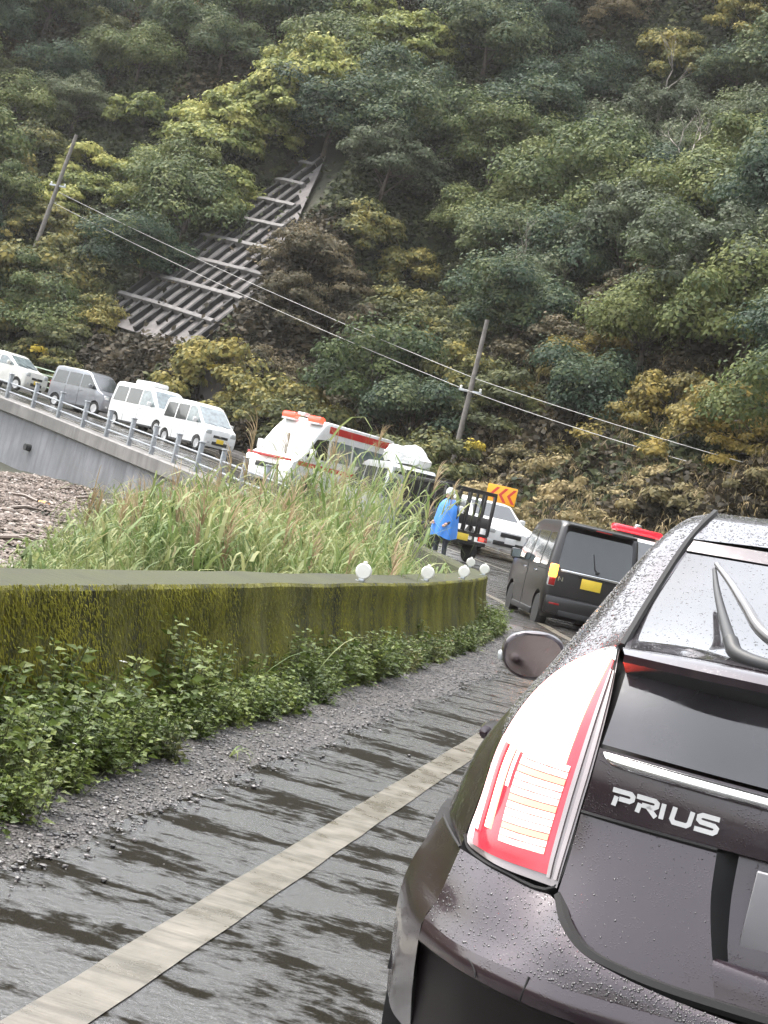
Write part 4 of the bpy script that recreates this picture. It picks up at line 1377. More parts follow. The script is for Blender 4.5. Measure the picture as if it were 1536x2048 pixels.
    p.inputs['Roughness'].default_value = .08; p.inputs['Coat Weight'].default_value = .8
    EM_AMB = emissive('lamp_amber_rib', (.4, .2, .12), (1, .55, .30), .28, .1)
    lamps = sides('tail_lamp', LS, HOUS)
    sides('lamp_rim', lsub(.02, .10, .10, .945, .002, 4, 30), EM_RIM, lamps)
    sides('red_lens', lsub(.10, .90, .05, .965, .003, 16, 34), EM_RED, lamps)
    sides('brake_light', lsub(.085, .82, .045, .57, .0052, 16, 26), EM_HOT, lamps)
    for k_ in range(13):
        v0_ = .56 + k_ * .0262
        sides('clear_lens', lsub(.47 - .05 * (v0_ - .56), .86 - .05 * (v0_ - .56), v0_, v0_ + .0225, .0062, 12, 3, -.05), EM_CLR if k_ % 4 != 2 else EM_AMB, lamps)
    sides('light_strip', lsub(.285, .335, .56, .87, .0075, 4, 14, -.05), EM_HOT, lamps)
    sides('light_strip', lsub(.40, .44, .56, .70, .0075, 4, 14, -.05), EM_RIM, lamps)
    sides('light_strip', lsub(.06, .17, .56, .90, .0068, 4, 14, .02), EM_RIM, lamps)
    sides('top_cover', lsub(.05, .97, .005, .07, .006, 8, 5), M_LENS_C, lamps)
    RIBM = simple('housing_rib', (.30, .26, .26), .12, .2, .1, coat=.8)
    for k_, (u0, u1) in enumerate(((.895, .925), (.955, .985))):
        sides('housing_rib', lsub(u0, u1, .12, .975, .004, 3, 30), RIBM, lamps)
    seam([(-.529, .43, 1.148), (-.519, .335, 1.039), (-.516, .268, .92), (-.519, .226, .821), (-.528, .172, .668), (-.646, .228, .661), (-.72, .306, .667), (-.744, .34, .69)], .0045)
    # --- bumper
    top = C([(-.745, .325, .662), (-.646, .228, .655), (-.530, .165, .650), (-.497, .095, .618), (-.46, .06, .592), (-.407, .035, .577), (-.307, .012, .563), (-.165, -.004, .552), (0, -.010, .550)])
    e1 = C([(-.782, .300, .509), (-.704, .195, .505), (-.616, .110, .510), (-.531, .052, .516), (-.451, .020, .520), (-.263, -.012, .528), (-.12, -.022, .531), (-.05, -.024, .532), (0, -.025, .532)])
    e2 = C([(-.785, .302, .461), (-.725, .220, .461), (-.651, .135, .463), (-.538, .050, .465), (-.437, .010, .467), (-.263, -.018, .470), (-.12, -.030, .471), (-.05, -.032, .472), (0, -.033, .472)])
    e3 = C([(-.765, .36, .25), (-.70, .29, .235), (-.62, .22, .225), (-.52, .165, .218), (-.43, .13, .212), (-.26, .10, .207), (-.12, .09, .205), (-.05, .09, .205), (0, .09, .205)])
    crs = C([(-.745, .325, .662), (-.763, .315, .56), (-.782, .300, .509)])
    bt = coons(top, e1, crs, [(0, -.010, .550), (0, -.025, .532)], 44, 12)
    w_ = np.linspace(0, 1, 12); bt[..., 1] -= (.018 * np.sin(w_ * math.pi))[:, None] * np.linspace(1, .1, 44)[None] ** 1.0
    bp = centre('rear_bumper', bt, PA)
    ebulge = (e1 + e2) / 2 + np.array((0, -.008, 0))
    centre('bumper_edge', np.stack([e1, e1 * .66 + e2 * .34 + np.array((0, -.006, 0)), ebulge, e1 * .3 + e2 * .7 + np.array((0, -.006, 0)), e2], 0), PA, bp)
    dk = simple('bumper_underside', (.010, .007, .008), .5, 0, .2)
    lo = np.stack([e2, e2 * .92 + e3 * .08 + np.array((0, .035, 0)), e2 * .55 + e3 * .45 + np.array((0, .02, 0)), e3], 0)
    centre('lower_bumper', lo, dk, bp)
    sidew = coons(C([(-.745, .325, .662), (-.795, .48, .662), (-.838, .64, .662)]), C([(-.765, .36, .25), (-.83, .48, .25), (-.868, .585, .27)]),
                  C([(-.745, .325, .662), (-.763, .315, .56), (-.783, .300, .509), (-.785, .302, .461), (-.778, .33, .35), (-.765, .36, .25)]), C([(-.838, .64, .662), (-.878, .60, .56), (-.886, .575, .46), (-.868, .585, .27)]), 14, 18)
    sides('bumper_side', sidew, PA, bp)
    seam([(-.747, .325, .665), (-.795, .48, .665), (-.838, .64, .665)], .003, parent=bp)
    seam([(-.514, .155, .657), (-.484, .098, .615), (-.435, .062, .585), (-.36, .045, .572), (-.25, .030, .565), (0, .018, .562)], .013, parent=bp, name='tailgate_gap')
    seam([(-.531, .050, .515), (-.534, .0445, .49), (-.538, .049, .466)], .0025, parent=bp, name='bumper_seam')
    ang = np.linspace(.2, 3.0, 9)
    seam([(-.665 + .030 * math.cos(a), .150 + .036 * math.cos(a) * -1, .462 + .030 * math.sin(a)) for a in ang], .002, parent=bp, name='tow_cover_seam')
    # --- sill, wheels, floor, interior mass
    sl = coons([(-.868, 1.22, .66), (-.872, 2.2, .66), (-.866, 3.25, .66)], [(-.83, 1.22, .17), (-.84, 2.2, .17), (-.83, 3.25, .17)], C([(-.868, 1.22, .66), (-.885, 1.22, .45), (-.83, 1.22, .17)]), C([(-.866, 3.25, .66), (-.88, 3.25, .45), (-.83, 3.25, .17)]), 10, 10)
    sides('sill', sl, PA)
    for sd in (-1, 1):
        wheel(R, sd * .775, .90, .315, .19, sd); wheel(R, sd * .775, 3.60, .315, .19, sd)
        a_ = np.linspace(0, math.pi, 15)
        V = []
        for t_ in a_:
            V += [(sd * .872, .90 + .345 * math.cos(t_), .315 + .345 * math.sin(t_)), (sd * .60, .90 + .345 * math.cos(t_), .315 + .345 * math.sin(t_))]
        obj('wheel_arch', V, grid_faces(15, 2), M_DARKIN, R)
    rows = [[(0, .13, .24), (-.4, .19, .25), (-.62, .28, .26), (-.72, .42, .3)], [(0, .03, .47), (-.4, .06, .47), (-.62, .17, .47), (-.75, .36, .47)], [(0, .06, .56), (-.40, .10, .58), (-.60, .24, .62), (-.72, .37, .66)],
            [(0, .20, .66), (-.40, .20, .68), (-.54, .24, .70), (-.70, .40, .72)], [(0, .21, .95), (-.40, .23, .95), (-.52, .29, .95), (-.70, .56, .93)], [(0, .28, 1.10), (-.40, .34, 1.10), (-.505, .40, 1.09), (-.62, .62, 1.04)], [(0, .34, 1.155), (-.40, .40, 1.135), (-.50, .46, 1.125), (-.56, .62, 1.09)], [(0, .8, 1.32), (-.38, .85, 1.31), (-.46, .9, 1.3), (-.52, 1.0, 1.25)]]
    centre('inner_shell', np.array(rows)[:, ::-1], M_DARKIN)
    box('floor', (0, 2.2, .26), (1.4, 3.6, .12), M_DARKIN, R)
    box('front_bumper', (0, 4.25, .42), (1.45, .30, .46), PA, R, .12)
    # --- door mirrors
    for sd in (-1, 1):
        bm = bmesh.new(); bmesh.ops.create_uvsphere(bm, u_segments=28, v_segments=18, radius=1)
        for v_ in bm.verts:
            c = v_.co
            f = lambda q: math.copysign(abs(q) ** .8, q)
            v_.co = Vector((f(c.x) * .115 * (1 - .12 * (c.z < 0) * abs(c.z)), (c.y * .11 if c.y > 0 else max(c.y * .11, -.045)), f(c.z) * .088))
        m = bobj('door_mirror', bm, PA, R, True, 50); m.location = (sd * .93, 2.72, .922); m.rotation_euler = (0, sd * rad(8), sd * rad(-6))
        P = [(math.copysign(abs(math.cos(a)) ** .8, math.cos(a)) * .098, math.copysign(abs(math.sin(a)) ** .8, math.sin(a)) * .072) for a in np.linspace(0, 2 * math.pi, 33)[:-1]]
        obj('mirror_glass', [(0, -.049, 0)] + [(x_, -.049, z_) for x_, z_ in P], [(0, 1 + i, 1 + (i + 1) % 32) for i in range(32)], simple('mirror_silver' + str(sd), (.24, .20, .20), .05, 1.0, .02), m)
        box('side_indicator', (sd * .112, .02, -.01), (.03, .06, .035), M_LENS_C, m, .01)
        tube('mirror_stalk', [(-sd * .15, .03, -.06), (-sd * .08, .02, -.05)], .03, M_BLACKP, m, 8)
    # --- rain beads standing on the upper faces
    ico = bmesh.new(); bmesh.ops.create_icosphere(ico, subdivisions=1, radius=1)
    bv = np.array([v_.co for v_ in ico.verts]); bf = np.array([[v_.index for v_ in f_.verts] for f_ in ico.faces]); ico.free()
    rg = np.random.default_rng(3)
    def beads(S, n, r0, r1, lo=0.0, hi=1.0):
        nv, nu = S.shape[:2]
        fi = rg.uniform(lo * (nv - 1.01), hi * (nv - 1.01), n); fj = rg.uniform(0, nu - 1.01, n)
        i = fi.astype(int); j = fj.astype(int); a = (fi - i)[:, None]; b = (fj - j)[:, None]
        P = S[i, j] * (1 - a) * (1 - b) + S[i + 1, j] * a * (1 - b) + S[i, j + 1] * (1 - a) * b + S[i + 1, j + 1] * a * b
        N = np.cross(S[i + 1, j] - S[i, j], S[i, j + 1] - S[i, j]); N /= np.linalg.norm(N, axis=1)[:, None] + 1e-9
        N = np.where((N[:, 2] < 0)[:, None], -N, N)
        r = r0 * (r1 / r0) ** (rg.random(n) ** 2.5)
        ax_ = np.where(np.abs(N[:, :1]) > .8, np.array([[0, 1.0, 0]]), np.array([[1.0, 0, 0]]))
        t1 = np.cross(N, ax_); t1 /= np.linalg.norm(t1, axis=1)[:, None]; t2 = np.cross(N, t1)
        V = P[:, None] + r[:, None, None] * (bv[None, :, :1] * t1[:, None] * rg.uniform(.8, 1.3, (n, 1, 1)) + bv[None, :, 1:2] * t2[:, None] * rg.uniform(.8, 1.5, (n, 1, 1)) + bv[None, :, 2:] * N[:, None] * .42)
        return V.reshape(-1, 3), (bf[None] + (np.arange(n) * len(bv))[:, None, None]).reshape(-1, 3)
    WATER = simple('rain_bead', (.020, .016, .018), .06, 0, .1, coat=1.0)
    sets = [beads(bt, 3200, .0008, .0030), beads(up, 2200, .0008, .0024), beads(seg(0, 4, 0, 4), 9000, .0012, .0040), beads(Rr[:2 * K], 2500, .0012, .0035), beads(pl, 260, .0008, .0022)]
    Vd, Qd, kk = [], [], 0
    for v_, q_ in sets:
        Vd.append(v_); Qd.append(q_ + kk); kk += len(v_)
    tag(link(bpy.data.objects.new('rain_beads', mesh_np('rain_beads', np.concatenate(Vd), np.concatenate(Qd), WATER, True)), R), kind='stuff')
    # --- rear wiper
    up_off = np.array((0, -.012, .032))
    bl = [np.array(q) + up_off for q in ((-.372, .74, 1.318), (-.355, .62, 1.272), (-.330, .48, 1.222), (-.306, .36, 1.180))]
    wp = tube('rear_wiper', [tuple(q) for q in cr(bl, 4)], [.005 + .009 * t_ for t_ in np.linspace(0, 1, 13)], M_BLACKP, R, 8)
    arm = [np.array(q) + up_off for q in ((-.370, .75, 1.330), (-.330, .62, 1.295), (-.290, .50, 1.255), (-.235, .40, 1.205), (-.12, .31, 1.175), (0, .27, 1.165))]
    tube('wiper_arm', [tuple(q) for q in cr(arm, 5)], [.006 + .008 * min(1, t_ * 1.6) for t_ in np.linspace(0, 1, 26)], simple('wiper_grey', (.06, .055, .055), .3, 0, .1, coat=.7), wp, 8)
    low_ = [np.array(q) + up_off for q in ((-.306, .36, 1.182), (-.285, .32, 1.158), (-.22, .285, 1.150), (-.10, .265, 1.150), (0, .26, 1.150))]
    tube('wiper_link', [tuple(q) for q in cr(low_, 5)], .016, M_BLACKP, wp, 8)
    lathe('wiper_cap', [(0, .06), (.03, .055), (.036, .02), (.036, 0)], M_BLACKP, wp, 'z', 16, (0, .26, 1.165))
    return R
build_hatch()
# ------------------------------------------------------------------ vegetation
_Rw = np.array(R_WC)
def project(P):
    c = (np.asarray(P, float) - np.array((0, 0, CAM_H))) @ _Rw
    return 768 + F_PX * c[..., 0] / -c[..., 2], 1024 - F_PX * c[..., 1] / -c[..., 2]

def unit(a):
    return a / (np.linalg.norm(a, axis=-1, keepdims=True) + 1e-9)

def leaf_quads(C, N, size, aspect=.55, rng=RNG, droop=0.0):
    """kite-shaped leaves at C with normals N"""
    n = len(C)
    r = unit(rng.standard_normal((n, 3)))
    a = unit(np.cross(N, r)); b = np.cross(N, a)
    L = size[:, None]; Wd = L * aspect
    V = np.stack([C - a * L * .5, C - b * Wd * .5 + a * L * .05, C + a * L * .5, C + b * Wd * .5 + a * L * .05], 1)
    V[:, [0, 2], 2] -= (droop * size)[:, None]
    return V.reshape(-1, 3), np.arange(4 * n).reshape(-1, 4)

def crown_mesh(name, mat, R, H, ncl, nleaf, leaf, seed, shape='dome', cl=.30, flat=.72):
    rng = np.random.default_rng(seed)
    d = unit(rng.standard_normal((ncl, 3)))
    d[:, 2] = np.where(d[:, 2] < -.25, -d[:, 2], d[:, 2])
    rr = (.45 + .55 * rng.random(ncl) ** .5)
    cc = d * rr[:, None] * np.array((R, R, H * .5))
    cc *= 1 + .22 * rng.standard_normal((ncl, 1))
    if shape == 'spill':
        cc[:, 2] -= .35 * (cc[:, 0] ** 2 + cc[:, 1] ** 2) / R
    cr_ = R * cl * (.6 + .8 * rng.random(ncl))
    k = rng.integers(0, ncl, nleaf)
    v = unit(rng.standard_normal((nleaf, 3)))
    v[:, 2] = np.where(v[:, 2] < -.2, -v[:, 2] * .6, v[:, 2])
    rad_ = (.72 + .36 * rng.random(nleaf) ** .7)
    stray = rng.random(nleaf) < .07
    rad_[stray] *= 1.35
    C = cc[k] + v * rad_[:, None] * cr_[k][:, None] * np.array((1, 1, flat))
    N = unit(v * 1.1 + np.array((0, 0, .35)) + .34 * rng.standard_normal((nleaf, 3)))
    V, Q = leaf_quads(C, N, leaf * (.6 + .8 * rng.random(nleaf)), .62, rng)
    V[:, 2] -= cc[:, 2].min() * 0
    return mesh_np(name, V, Q, mat), cc

def trunk_mesh(name, mat, H, R, cc, seed, r0=.11):
    rng = random.Random(seed)
    parts = []
    top = Vector((rng.uniform(-.2, .2), rng.uniform(-.2, .2), H * .60))
    parts.append(tube_data([(0, 0, -.6), (.05, .03, H * .25), tuple(top * .7), tuple(top)], [r0 * 1.3, r0, r0 * .7, r0 * .35], 7))
    for i in range(min(9, len(cc))):
        c = Vector(cc[i * len(cc) // 9]) + Vector((0, 0, H * .46))
        b = top * rng.uniform(.35, .9)
        m = (b + c) * .5 + Vector((0, 0, .15))
        parts.append(tube_data([tuple(b), tuple(m), tuple(c)], [r0 * .45, r0 * .3, r0 * .1], 5))
    V, F = merge(parts)
    me = bpy.data.meshes.new(name); me.from_pydata([tuple(v) for v in V], [], F); me.update(); shade(me, True); me.materials.append(mat)
    return me
M_BARK = simple('bark', (.075, .06, .048), .85, 0, .35, 5, .5)
M_BARK_P = simple('pale_bark', (.26, .23, .20), .8, 0, .3, 5, .4)
LM = {
    'dark': leaf_mat('leaves_dark', [(.020, .034, .022), (.034, .056, .034), (.062, .080, .036), (.094, .110, .046)]),
    'mid': leaf_mat('leaves_mid', [(.026, .042, .020), (.050, .070, .026), (.082, .100, .034), (.125, .137, .046)]),
    'grey': leaf_mat('leaves_greygreen', [(.032, .042, .026), (.052, .065, .038), (.080, .095, .054), (.115, .130, .072)]),
    'yg': leaf_mat('leaves_yellowgreen', [(.050, .070, .024), (.110, .130, .038), (.195, .205, .058), (.30, .285, .090)]),
    'olive': leaf_mat('leaves_olive', [(.036, .044, .020), (.065, .072, .028), (.110, .108, .038), (.20, .165, .045)]),
    'ochre': leaf_mat('leaves_ochre', [(.045, .042, .018), (.090, .078, .026), (.150, .120, .034), (.23, .17, .042)]),
    'brown': leaf_mat('leaves_brown', [(.034, .034, .020), (.060, .052, .030), (.095, .076, .042), (.135, .105, .055)]),
    'orange': leaf_mat('leaves_orange', [(.085, .052, .022), (.16, .090, .032), (.24, .135, .045), (.31, .19, .07)]),
    'tan': leaf_mat('leaves_tan', [(.065, .058, .028), (.115, .098, .046), (.175, .140, .066), (.24, .19, .095)]),
    'yellow': leaf_mat('leaves_yellow', [(.08, .08, .02), (.18, .155, .028), (.30, .235, .03), (.40, .31, .045)]),
}
# prototypes: (crown mesh, trunk mesh, R, H)
PROTO = {}
def proto(kind, j, R, H, ncl, nleaf, leaf, shape='dome', cl=.30, flat=.72):
    me, cc = crown_mesh('crown', LM[kind], R, H, ncl, nleaf, leaf, 100 + hash((kind == 'dark', j)) % 50 + j * 7 + len(kind), shape, cl, flat)
    tk = trunk_mesh('trunk', M_BARK, H, R, cc, j)
    PROTO.setdefault(kind, []).append((me, tk, R, H))
for j in range(3):
    proto('dark', j, 2.5, 4.6, 24 + 5 * j, 17000, .165, 'dome', .40, .95)
for j in range(3):
    proto('mid', j, 2.4, 4.4, 22 + 5 * j, 16000, .165, 'dome', .40, .95)
for j in range(2):
    proto('grey', j, 2.4, 4.2, 40, 14000, .16, 'dome', .30, .9)
for j in range(3):
    proto('yg', j, 2.1, 2.6, 34, 9000, .21, 'spill', .30, .7)
for j in range(2):
    proto('olive', j, 2.1, 2.8, 36, 9000, .19, 'spill', .30)
for j in range(2):
    proto('ochre', j, 2.0, 2.6, 36, 10000, .145, 'spill', .28)
for j in range(3):
    proto('brown', j, 2.0, 2.6, 36, 10000, .14, 'spill', .28)
proto('orange', 0, 2.1, 2.8, 26, 6000, .20, 'dome', .30)
for j in range(2):
    proto('tan', j, 1.5, 1.5, 30, 5500, .15, 'spill', .26)
proto('yellow', 0, .55, .6, 9, 260, .14, 'dome', .4)

# what grows where, by how the hillside looks from the road: (x, y, rx, ry, kind)
MAP = [
    (430, 30, 110, 55, 'orange'), (640, 150, 95, 75, 'yg'), (760, 90, 95, 75, 'yg'), (560, 205, 95, 70, 'yg'), (470, 260, 90, 70, 'yg'),
    (300, 330, 210, 110, 'yg'), (470, 330, 140, 70, 'yg'), (360, 470, 120, 70, 'yg'), (180, 400, 110, 120, 'olive'), (90, 560, 150, 90, 'olive'),
    (60, 330, 110, 120, 'olive'), (60, 110, 90, 40, 'olive'), (260, 45, 90, 40, 'olive'),
    (1010, 690, 32, 26, 'orange'), (1330, 730, 190, 110, 'ochre'), (1500, 800, 120, 120, 'ochre'),
    (560, 560, 150, 150, 'brown'), (640, 700, 120, 90, 'brown'), (560, 740, 120, 60, 'brown'), (960, 800, 130, 90, 'olive'), (880, 640, 110, 130, 'olive'), (1080, 740, 70, 80, 'brown'),
    (740, 560, 90, 150, 'olive'), (740, 740, 110, 100, 'brown'),
    (240, 700, 260, 70, 'olive'), (1250, 950, 330, 80, 'tan'), (1050, 900, 120, 60, 'tan'), (1480, 1000, 200, 120, 'tan'),
    (1230, 60, 90, 90, 'brown'), (1420, 60, 80, 80, 'olive'), (1010, 240, 60, 50, 'brown'), (1300, 290, 150, 110, 'grey'), (860, 160, 110, 80, 'grey'),
    (1200, 440, 110, 80, 'mid'), (1450, 400, 110, 90, 'mid'), (1050, 420, 160, 90, 'mid'), (900, 330, 130, 80, 'mid'),
    (1400, 560, 150, 60, 'brown'), (1180, 620, 110, 60, 'brown'),
]
def kind_at(px, py, rnd):
    for (x, y, rx, ry, k) in MAP:
        if ((px - x) / rx) ** 2 + ((py - y) / ry) ** 2 < 1:
            return k if rnd > .22 else 'mid'
    return 'dark' if rnd < .62 else ('mid' if rnd < .85 else 'grey')
LAT_POLY = [(215, 690), (215, 590), (440, 400), (640, 290), (730, 300), (660, 430), (560, 560), (455, 700)]
def in_poly(px, py, P, m=0):
    c = False
    for i in range(len(P)):
        a, b = P[i], P[i - 1]
        if (a[1] > py) != (b[1] > py) and px < (b[0] - a[0]) * (py - a[1]) / (b[1] - a[1]) + a[0]: c = not c
    return c
def region(px, py):
    v = 'upper' if py < 260 else ('middle' if py < 600 else 'lower')
    h = 'left' if px < 420 else ('centre' if px < 900 else 'right')
    return v + ' ' + h
KL = {'dark': ('broadleaf_tree', 'dark green broadleaf tree', 'tree'), 'mid': ('broadleaf_tree', 'mid green rounded broadleaf tree', 'tree'), 'grey': ('broadleaf_tree', 'greyish green broadleaf tree', 'tree'),
      'yg': ('vine_thicket', 'yellow green vine covered thicket', 'thicket'), 'olive': ('vine_thicket', 'olive green leafy thicket', 'thicket'), 'ochre': ('autumn_bush', 'ochre yellow autumn bush', 'bush'),
      'brown': ('brown_thicket', 'brownish withered vine thicket', 'thicket'), 'orange': ('autumn_tree', 'orange brown autumn tree', 'tree'), 'tan': ('dry_bush', 'tan dry bush', 'bush'), 'yellow': ('yellow_bush', 'bright yellow leaved bush', 'bush')}
CRZ = {'dark': .38, 'mid': .40, 'grey': .5, 'orange': .5}
for k_ in ('yg', 'olive', 'ochre', 'brown', 'tan', 'yellow'): CRZ[k_] = .34
def plant_tree(kind, X, Y, Z, sc, rz, label=None, group=None, j=None):
    L_ = PROTO[kind]; me, tk, R, H = L_[(j if j is not None else random.randrange(len(L_))) % len(L_)]
    nm, lb, cat = KL[kind]
    t = thing(nm, label or lb, cat, (X, Y, Z), rz, group)
    t.scale = (sc, sc, sc * random.uniform(.9, 1.12))
    c = link(bpy.data.objects.new('crown', me), t); c.location = (0, 0, H * CRZ[kind])
    if kind in ('dark', 'mid', 'grey', 'orange', 'olive', 'brown', 'yg', 'ochre'):
        link(bpy.data.objects.new('trunk', tk), t)
    return t

# scatter by dart throwing on the slope, nearest first
cand = []
rng = np.random.default_rng(11)
nc = 9000
cx = rng.uniform(-75, 14, nc); cy = rng.uniform(44, 128, nc)
cs, cq = locate(cx, cy)
czv = terrain(cx, cy)
px_, py_ = project(np.stack([cx, cy, czv + 1.4], 1))
ok = (cq > TOE + 1.3) & (px_ > -140) & (px_ < 1680) & (py_ > -170) & (py_ < 1040) & (czv < 62)
order = np.argsort(cy)
placed = []; NTREE = 0
groups = {}
for i in order:
    if not ok[i]: continue
    x, y, z = cx[i], cy[i], czv[i]
    if in_poly(px_[i], py_[i], LAT_POLY): continue
    k = kind_at(px_[i], py_[i], rng.random())
    big = k in ('dark', 'mid', 'grey', 'orange')
    rsp = 1.30 if big else 1.05
    if cq[i] < TOE + 4: 
        k = k if not big else ('olive' if px_[i] < 900 else 'tan'); big = False; rsp = 1.1
    # keep the lattice visible
    if big and in_poly(px_[i], py_[i] + 0, [(p[0] + dx, p[1] + dy) for p in LAT_POLY for dx, dy in ((0, 0),)]): continue
    sc = rng.uniform(.75, 1.2) * (1.0 if big else .95)
    cxs, cys = project(np.array([[x, y, z + (2.9 if big else 1.6) * sc]]))
    if in_poly(cxs[0], cys[0], LAT_POLY): continue
    rr = rsp * (1.0 + .012 * max(0, y - 70)) * sc
    if any((x - a) ** 2 + (y - b) ** 2 < (rr + r2) ** 2 for a, b, r2 in placed[-140:]) or any((x - a) ** 2 + (y - b) ** 2 < (rr + r2) ** 2 for a, b, r2 in placed[:-140]): continue
    placed.append((x, y, rr))
    reg = region(px_[i], py_[i])
    lb = KL[k][1] + ' in the crowded ' + reg + ' of the hillside'
    plant_tree(k, float(x), float(y), float(z) - (.1 if big else .25), float(sc * (1.12 if big else 1.05)), float(rng.uniform(0, 6.28)), lb, KL[k][1] + ('es, ' if KL[k][1].endswith('sh') else 's, ') + reg + ' of the hillside')
    NTREE += 1
print('trees', NTREE)
# a few bright yellow bushes
for px, Y, up, lb in ((455, 66, 0, 'bright yellow leaved bush above the white van at the far road'), (105, 71, 0, 'bright yellow leaved bush behind the far left white car'), (965, 58, 0, 'bright yellow leaved bush left of the chevron sign')):
    best = None
    for yy in np.arange(Y - 9, Y + 25, .25):
        for tgt in ({455: 735, 105: 700, 965: 893}[px],):
            d = np.array(R_WC) @ np.array([(px - 768) / F_PX, -(tgt - 1024) / F_PX, -1.0])
            P = np.array((0, 0, CAM_H)) + d * (yy / d[1])
            zt = float(terrain(np.array([P[0]]), np.array([P[1]]))[0])
            if best is None and zt + 1.6 > P[2]:
                best = (P[0], P[1], P[2])
    if best:
        plant_tree('yellow', best[0], best[1] - 1.0, best[2] - .5, 1.0, 0, lb, 'yellow bushes on the hillside')

for x_, y_, sc_, lb in ((-37.3, 78.0, 1.15, 'olive green leafy thicket hiding the foot of the leaning pole'), (-35.6, 77.2, 1.0, 'olive green leafy thicket just right of the leaning pole'), (-38.6, 77.0, 1.2, 'olive green leafy thicket just left of the leaning pole')):
    plant_tree('olive', x_, y_, float(terrain(np.array([x_]), np.array([y_]))[0]) + .3, sc_ * 1.25, x_, lb)
plant_tree('olive', -11.5, 60.0, float(terrain(np.array([-11.5]), np.array([60.0]))[0]), 1.15, .4, 'olive green leafy thicket at the foot of the slim pole')
# pale vines climbing over the crowns along the spur
for i_, t_ in enumerate(np.linspace(0, 1, 17)):
    px = 430 + 420 * t_ + random.uniform(-12, 12); py = 262 - 210 * t_ - 30 * math.sin(t_ * 3.1) + random.uniform(-12, 12)
    d = np.array(R_WC) @ np.array([(px - 768) / F_PX, -(py - 1024) / F_PX, -1.0])
    for yy in np.arange(70, 125, .4):
        P = np.array((0, 0, CAM_H)) + d * (yy / d[1])
        zt = float(terrain(P[:1], P[1:2])[0])
        if zt + 3.4 > P[2]:
            plant_tree('yg', P[0], P[1], P[2] - 1.9, 1.0 + .25 * random.random(), t_ * 9, 'pale yellow green vine thicket in the diagonal band above the concrete lattice', 'vine thickets along the diagonal band')
            break
# bare limbs sticking out of the canopy
def bare_tree(label, X, Y, Z, H, seed):
    rng_ = random.Random(seed)
    t = thing('bare_tree', label, 'tree', (X, Y, Z), 0, 'bare trees on the hillside')
    parts = []
    def grow_(p, d, l, r, lev):
        q = p + d * l
        m = p + d * l * .5 + Vector((rng_.uniform(-1, 1), rng_.uniform(-1, 1), rng_.uniform(-.5, 1))) * l * .08
        parts.append(tube_data([tuple(p), tuple(m), tuple(q)], [r, r * .8, r * .55], 5))
        if lev > 0:
            for _ in range(rng_.choice((2, 3))):
                nd_ = (d + Vector((rng_.uniform(-1, 1), rng_.uniform(-1, 1), rng_.uniform(-.4, .8))) * .7).normalized()
                grow_(q, nd_, l * rng_.uniform(.5, .8), r * .5, lev - 1)
    grow_(Vector((0, 0, 0)), Vector((rng_.uniform(-.3, .3), -.2, 1)).normalized(), H * .45, .10, 4)
    V, F = merge(parts); obj('branches', V, F, M_BARK_P, t, True)
for (px, py, lb, sd) in ((1040, 540, 'pale bare branched tree in the dark middle of the hillside', 3), (1390, 320, 'thin bare tree among grey green crowns at the upper right', 8), (1330, 170, 'bare pale twiggy tree near the top right corner', 5)):
    d = np.array(R_WC) @ np.array([(px - 768) / F_PX, -(py - 1024) / F_PX, -1.0])
    for yy in np.arange(50, 120, .5):
        P = np.array((0, 0, CAM_H)) + d * (yy / d[1])
        if float(terrain(P[:1], P[1:2])[0]) + 3.2 > P[2]:
            bare_tree(lb, P[0], P[1], P[2] - 2.4, 4.2, sd); break

M_CREEP = leaf_mat('creeper_leaves_shade', [(.014, .020, .009), (.028, .036, .015), (.050, .056, .022), (.085, .085, .032)])  # leaf colours darkened to paint shade into the gaps between crowns
M_CREEP_SHADE_B = leaf_mat('withered_leaves_shade', [(.018, .015, .009), (.034, .027, .015), (.056, .042, .023), (.085, .062, .032)])  # withered browns, with the same gap shade put into the colour
# ------------------------------------------------------------------ undergrowth over the whole slope
def undergrowth(n, mat, seed, sel, hgt=.7, leaf=.22):
    rng = np.random.default_rng(seed)
    y = rng.uniform(42, 112, n); x = y * rng.uniform(-.56, .06, n) + 1
    q_ = ground_q(x, y)
    z = ground_z(x, y)
    k = (q_ > TOE + .2)
    ax = (x - LO[0]) * LC[0] + (y - LO[1]) * LC[1]; ah = (x - LO[0]) * LH[0] + (y - LO[1]) * LH[1]
    lat_in = (ax > -.11 * ah - .7) & (ax < 9.37 - .70 * ah + .4) & (ah > -2.0) & (ah < 12.1)
    k &= ~(lat_in & (rng.random(n) > .02))
    px, py = project(np.stack([x, y, z], 1))
    k &= (px > -60) & (px < 1600) & (py > -60) & (py < 1080)
    k &= sel(fbm2(x * .12, y * .12, 91, 3), rng.random(n), px, py)
    x, y, z = x[k], y[k], z[k]; m = len(x)
    bumpz = np.maximum(0, fbm2(x * .55, y * .55, 93, 3)) * 1.4
    C = np.stack([x, y, z + bumpz + hgt * rng.random(m) ** 1.5], 1)
    N = unit(np.array((0, -.45, .75)) + .5 * rng.standard_normal((m, 3)))
    return leaf_quads(C, N, leaf * (.6 + .8 * rng.random(m)), .65, rng)
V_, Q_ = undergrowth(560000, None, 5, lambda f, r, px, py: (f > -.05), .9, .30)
tag(link(bpy.data.objects.new('hill_undergrowth', mesh_np('hill_undergrowth', V_, Q_, M_CREEP))), 'olive green creepers on the hillside, coloured dark as shade between the trees', 'undergrowth', kind='stuff')
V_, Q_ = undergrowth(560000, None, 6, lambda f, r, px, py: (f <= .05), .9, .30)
tag(link(bpy.data.objects.new('dry_undergrowth', mesh_np('dry_undergrowth', V_, Q_, M_CREEP_SHADE_B))), 'brown withered creepers on the hillside, coloured dark as shade between the trees', 'undergrowth', kind='stuff')

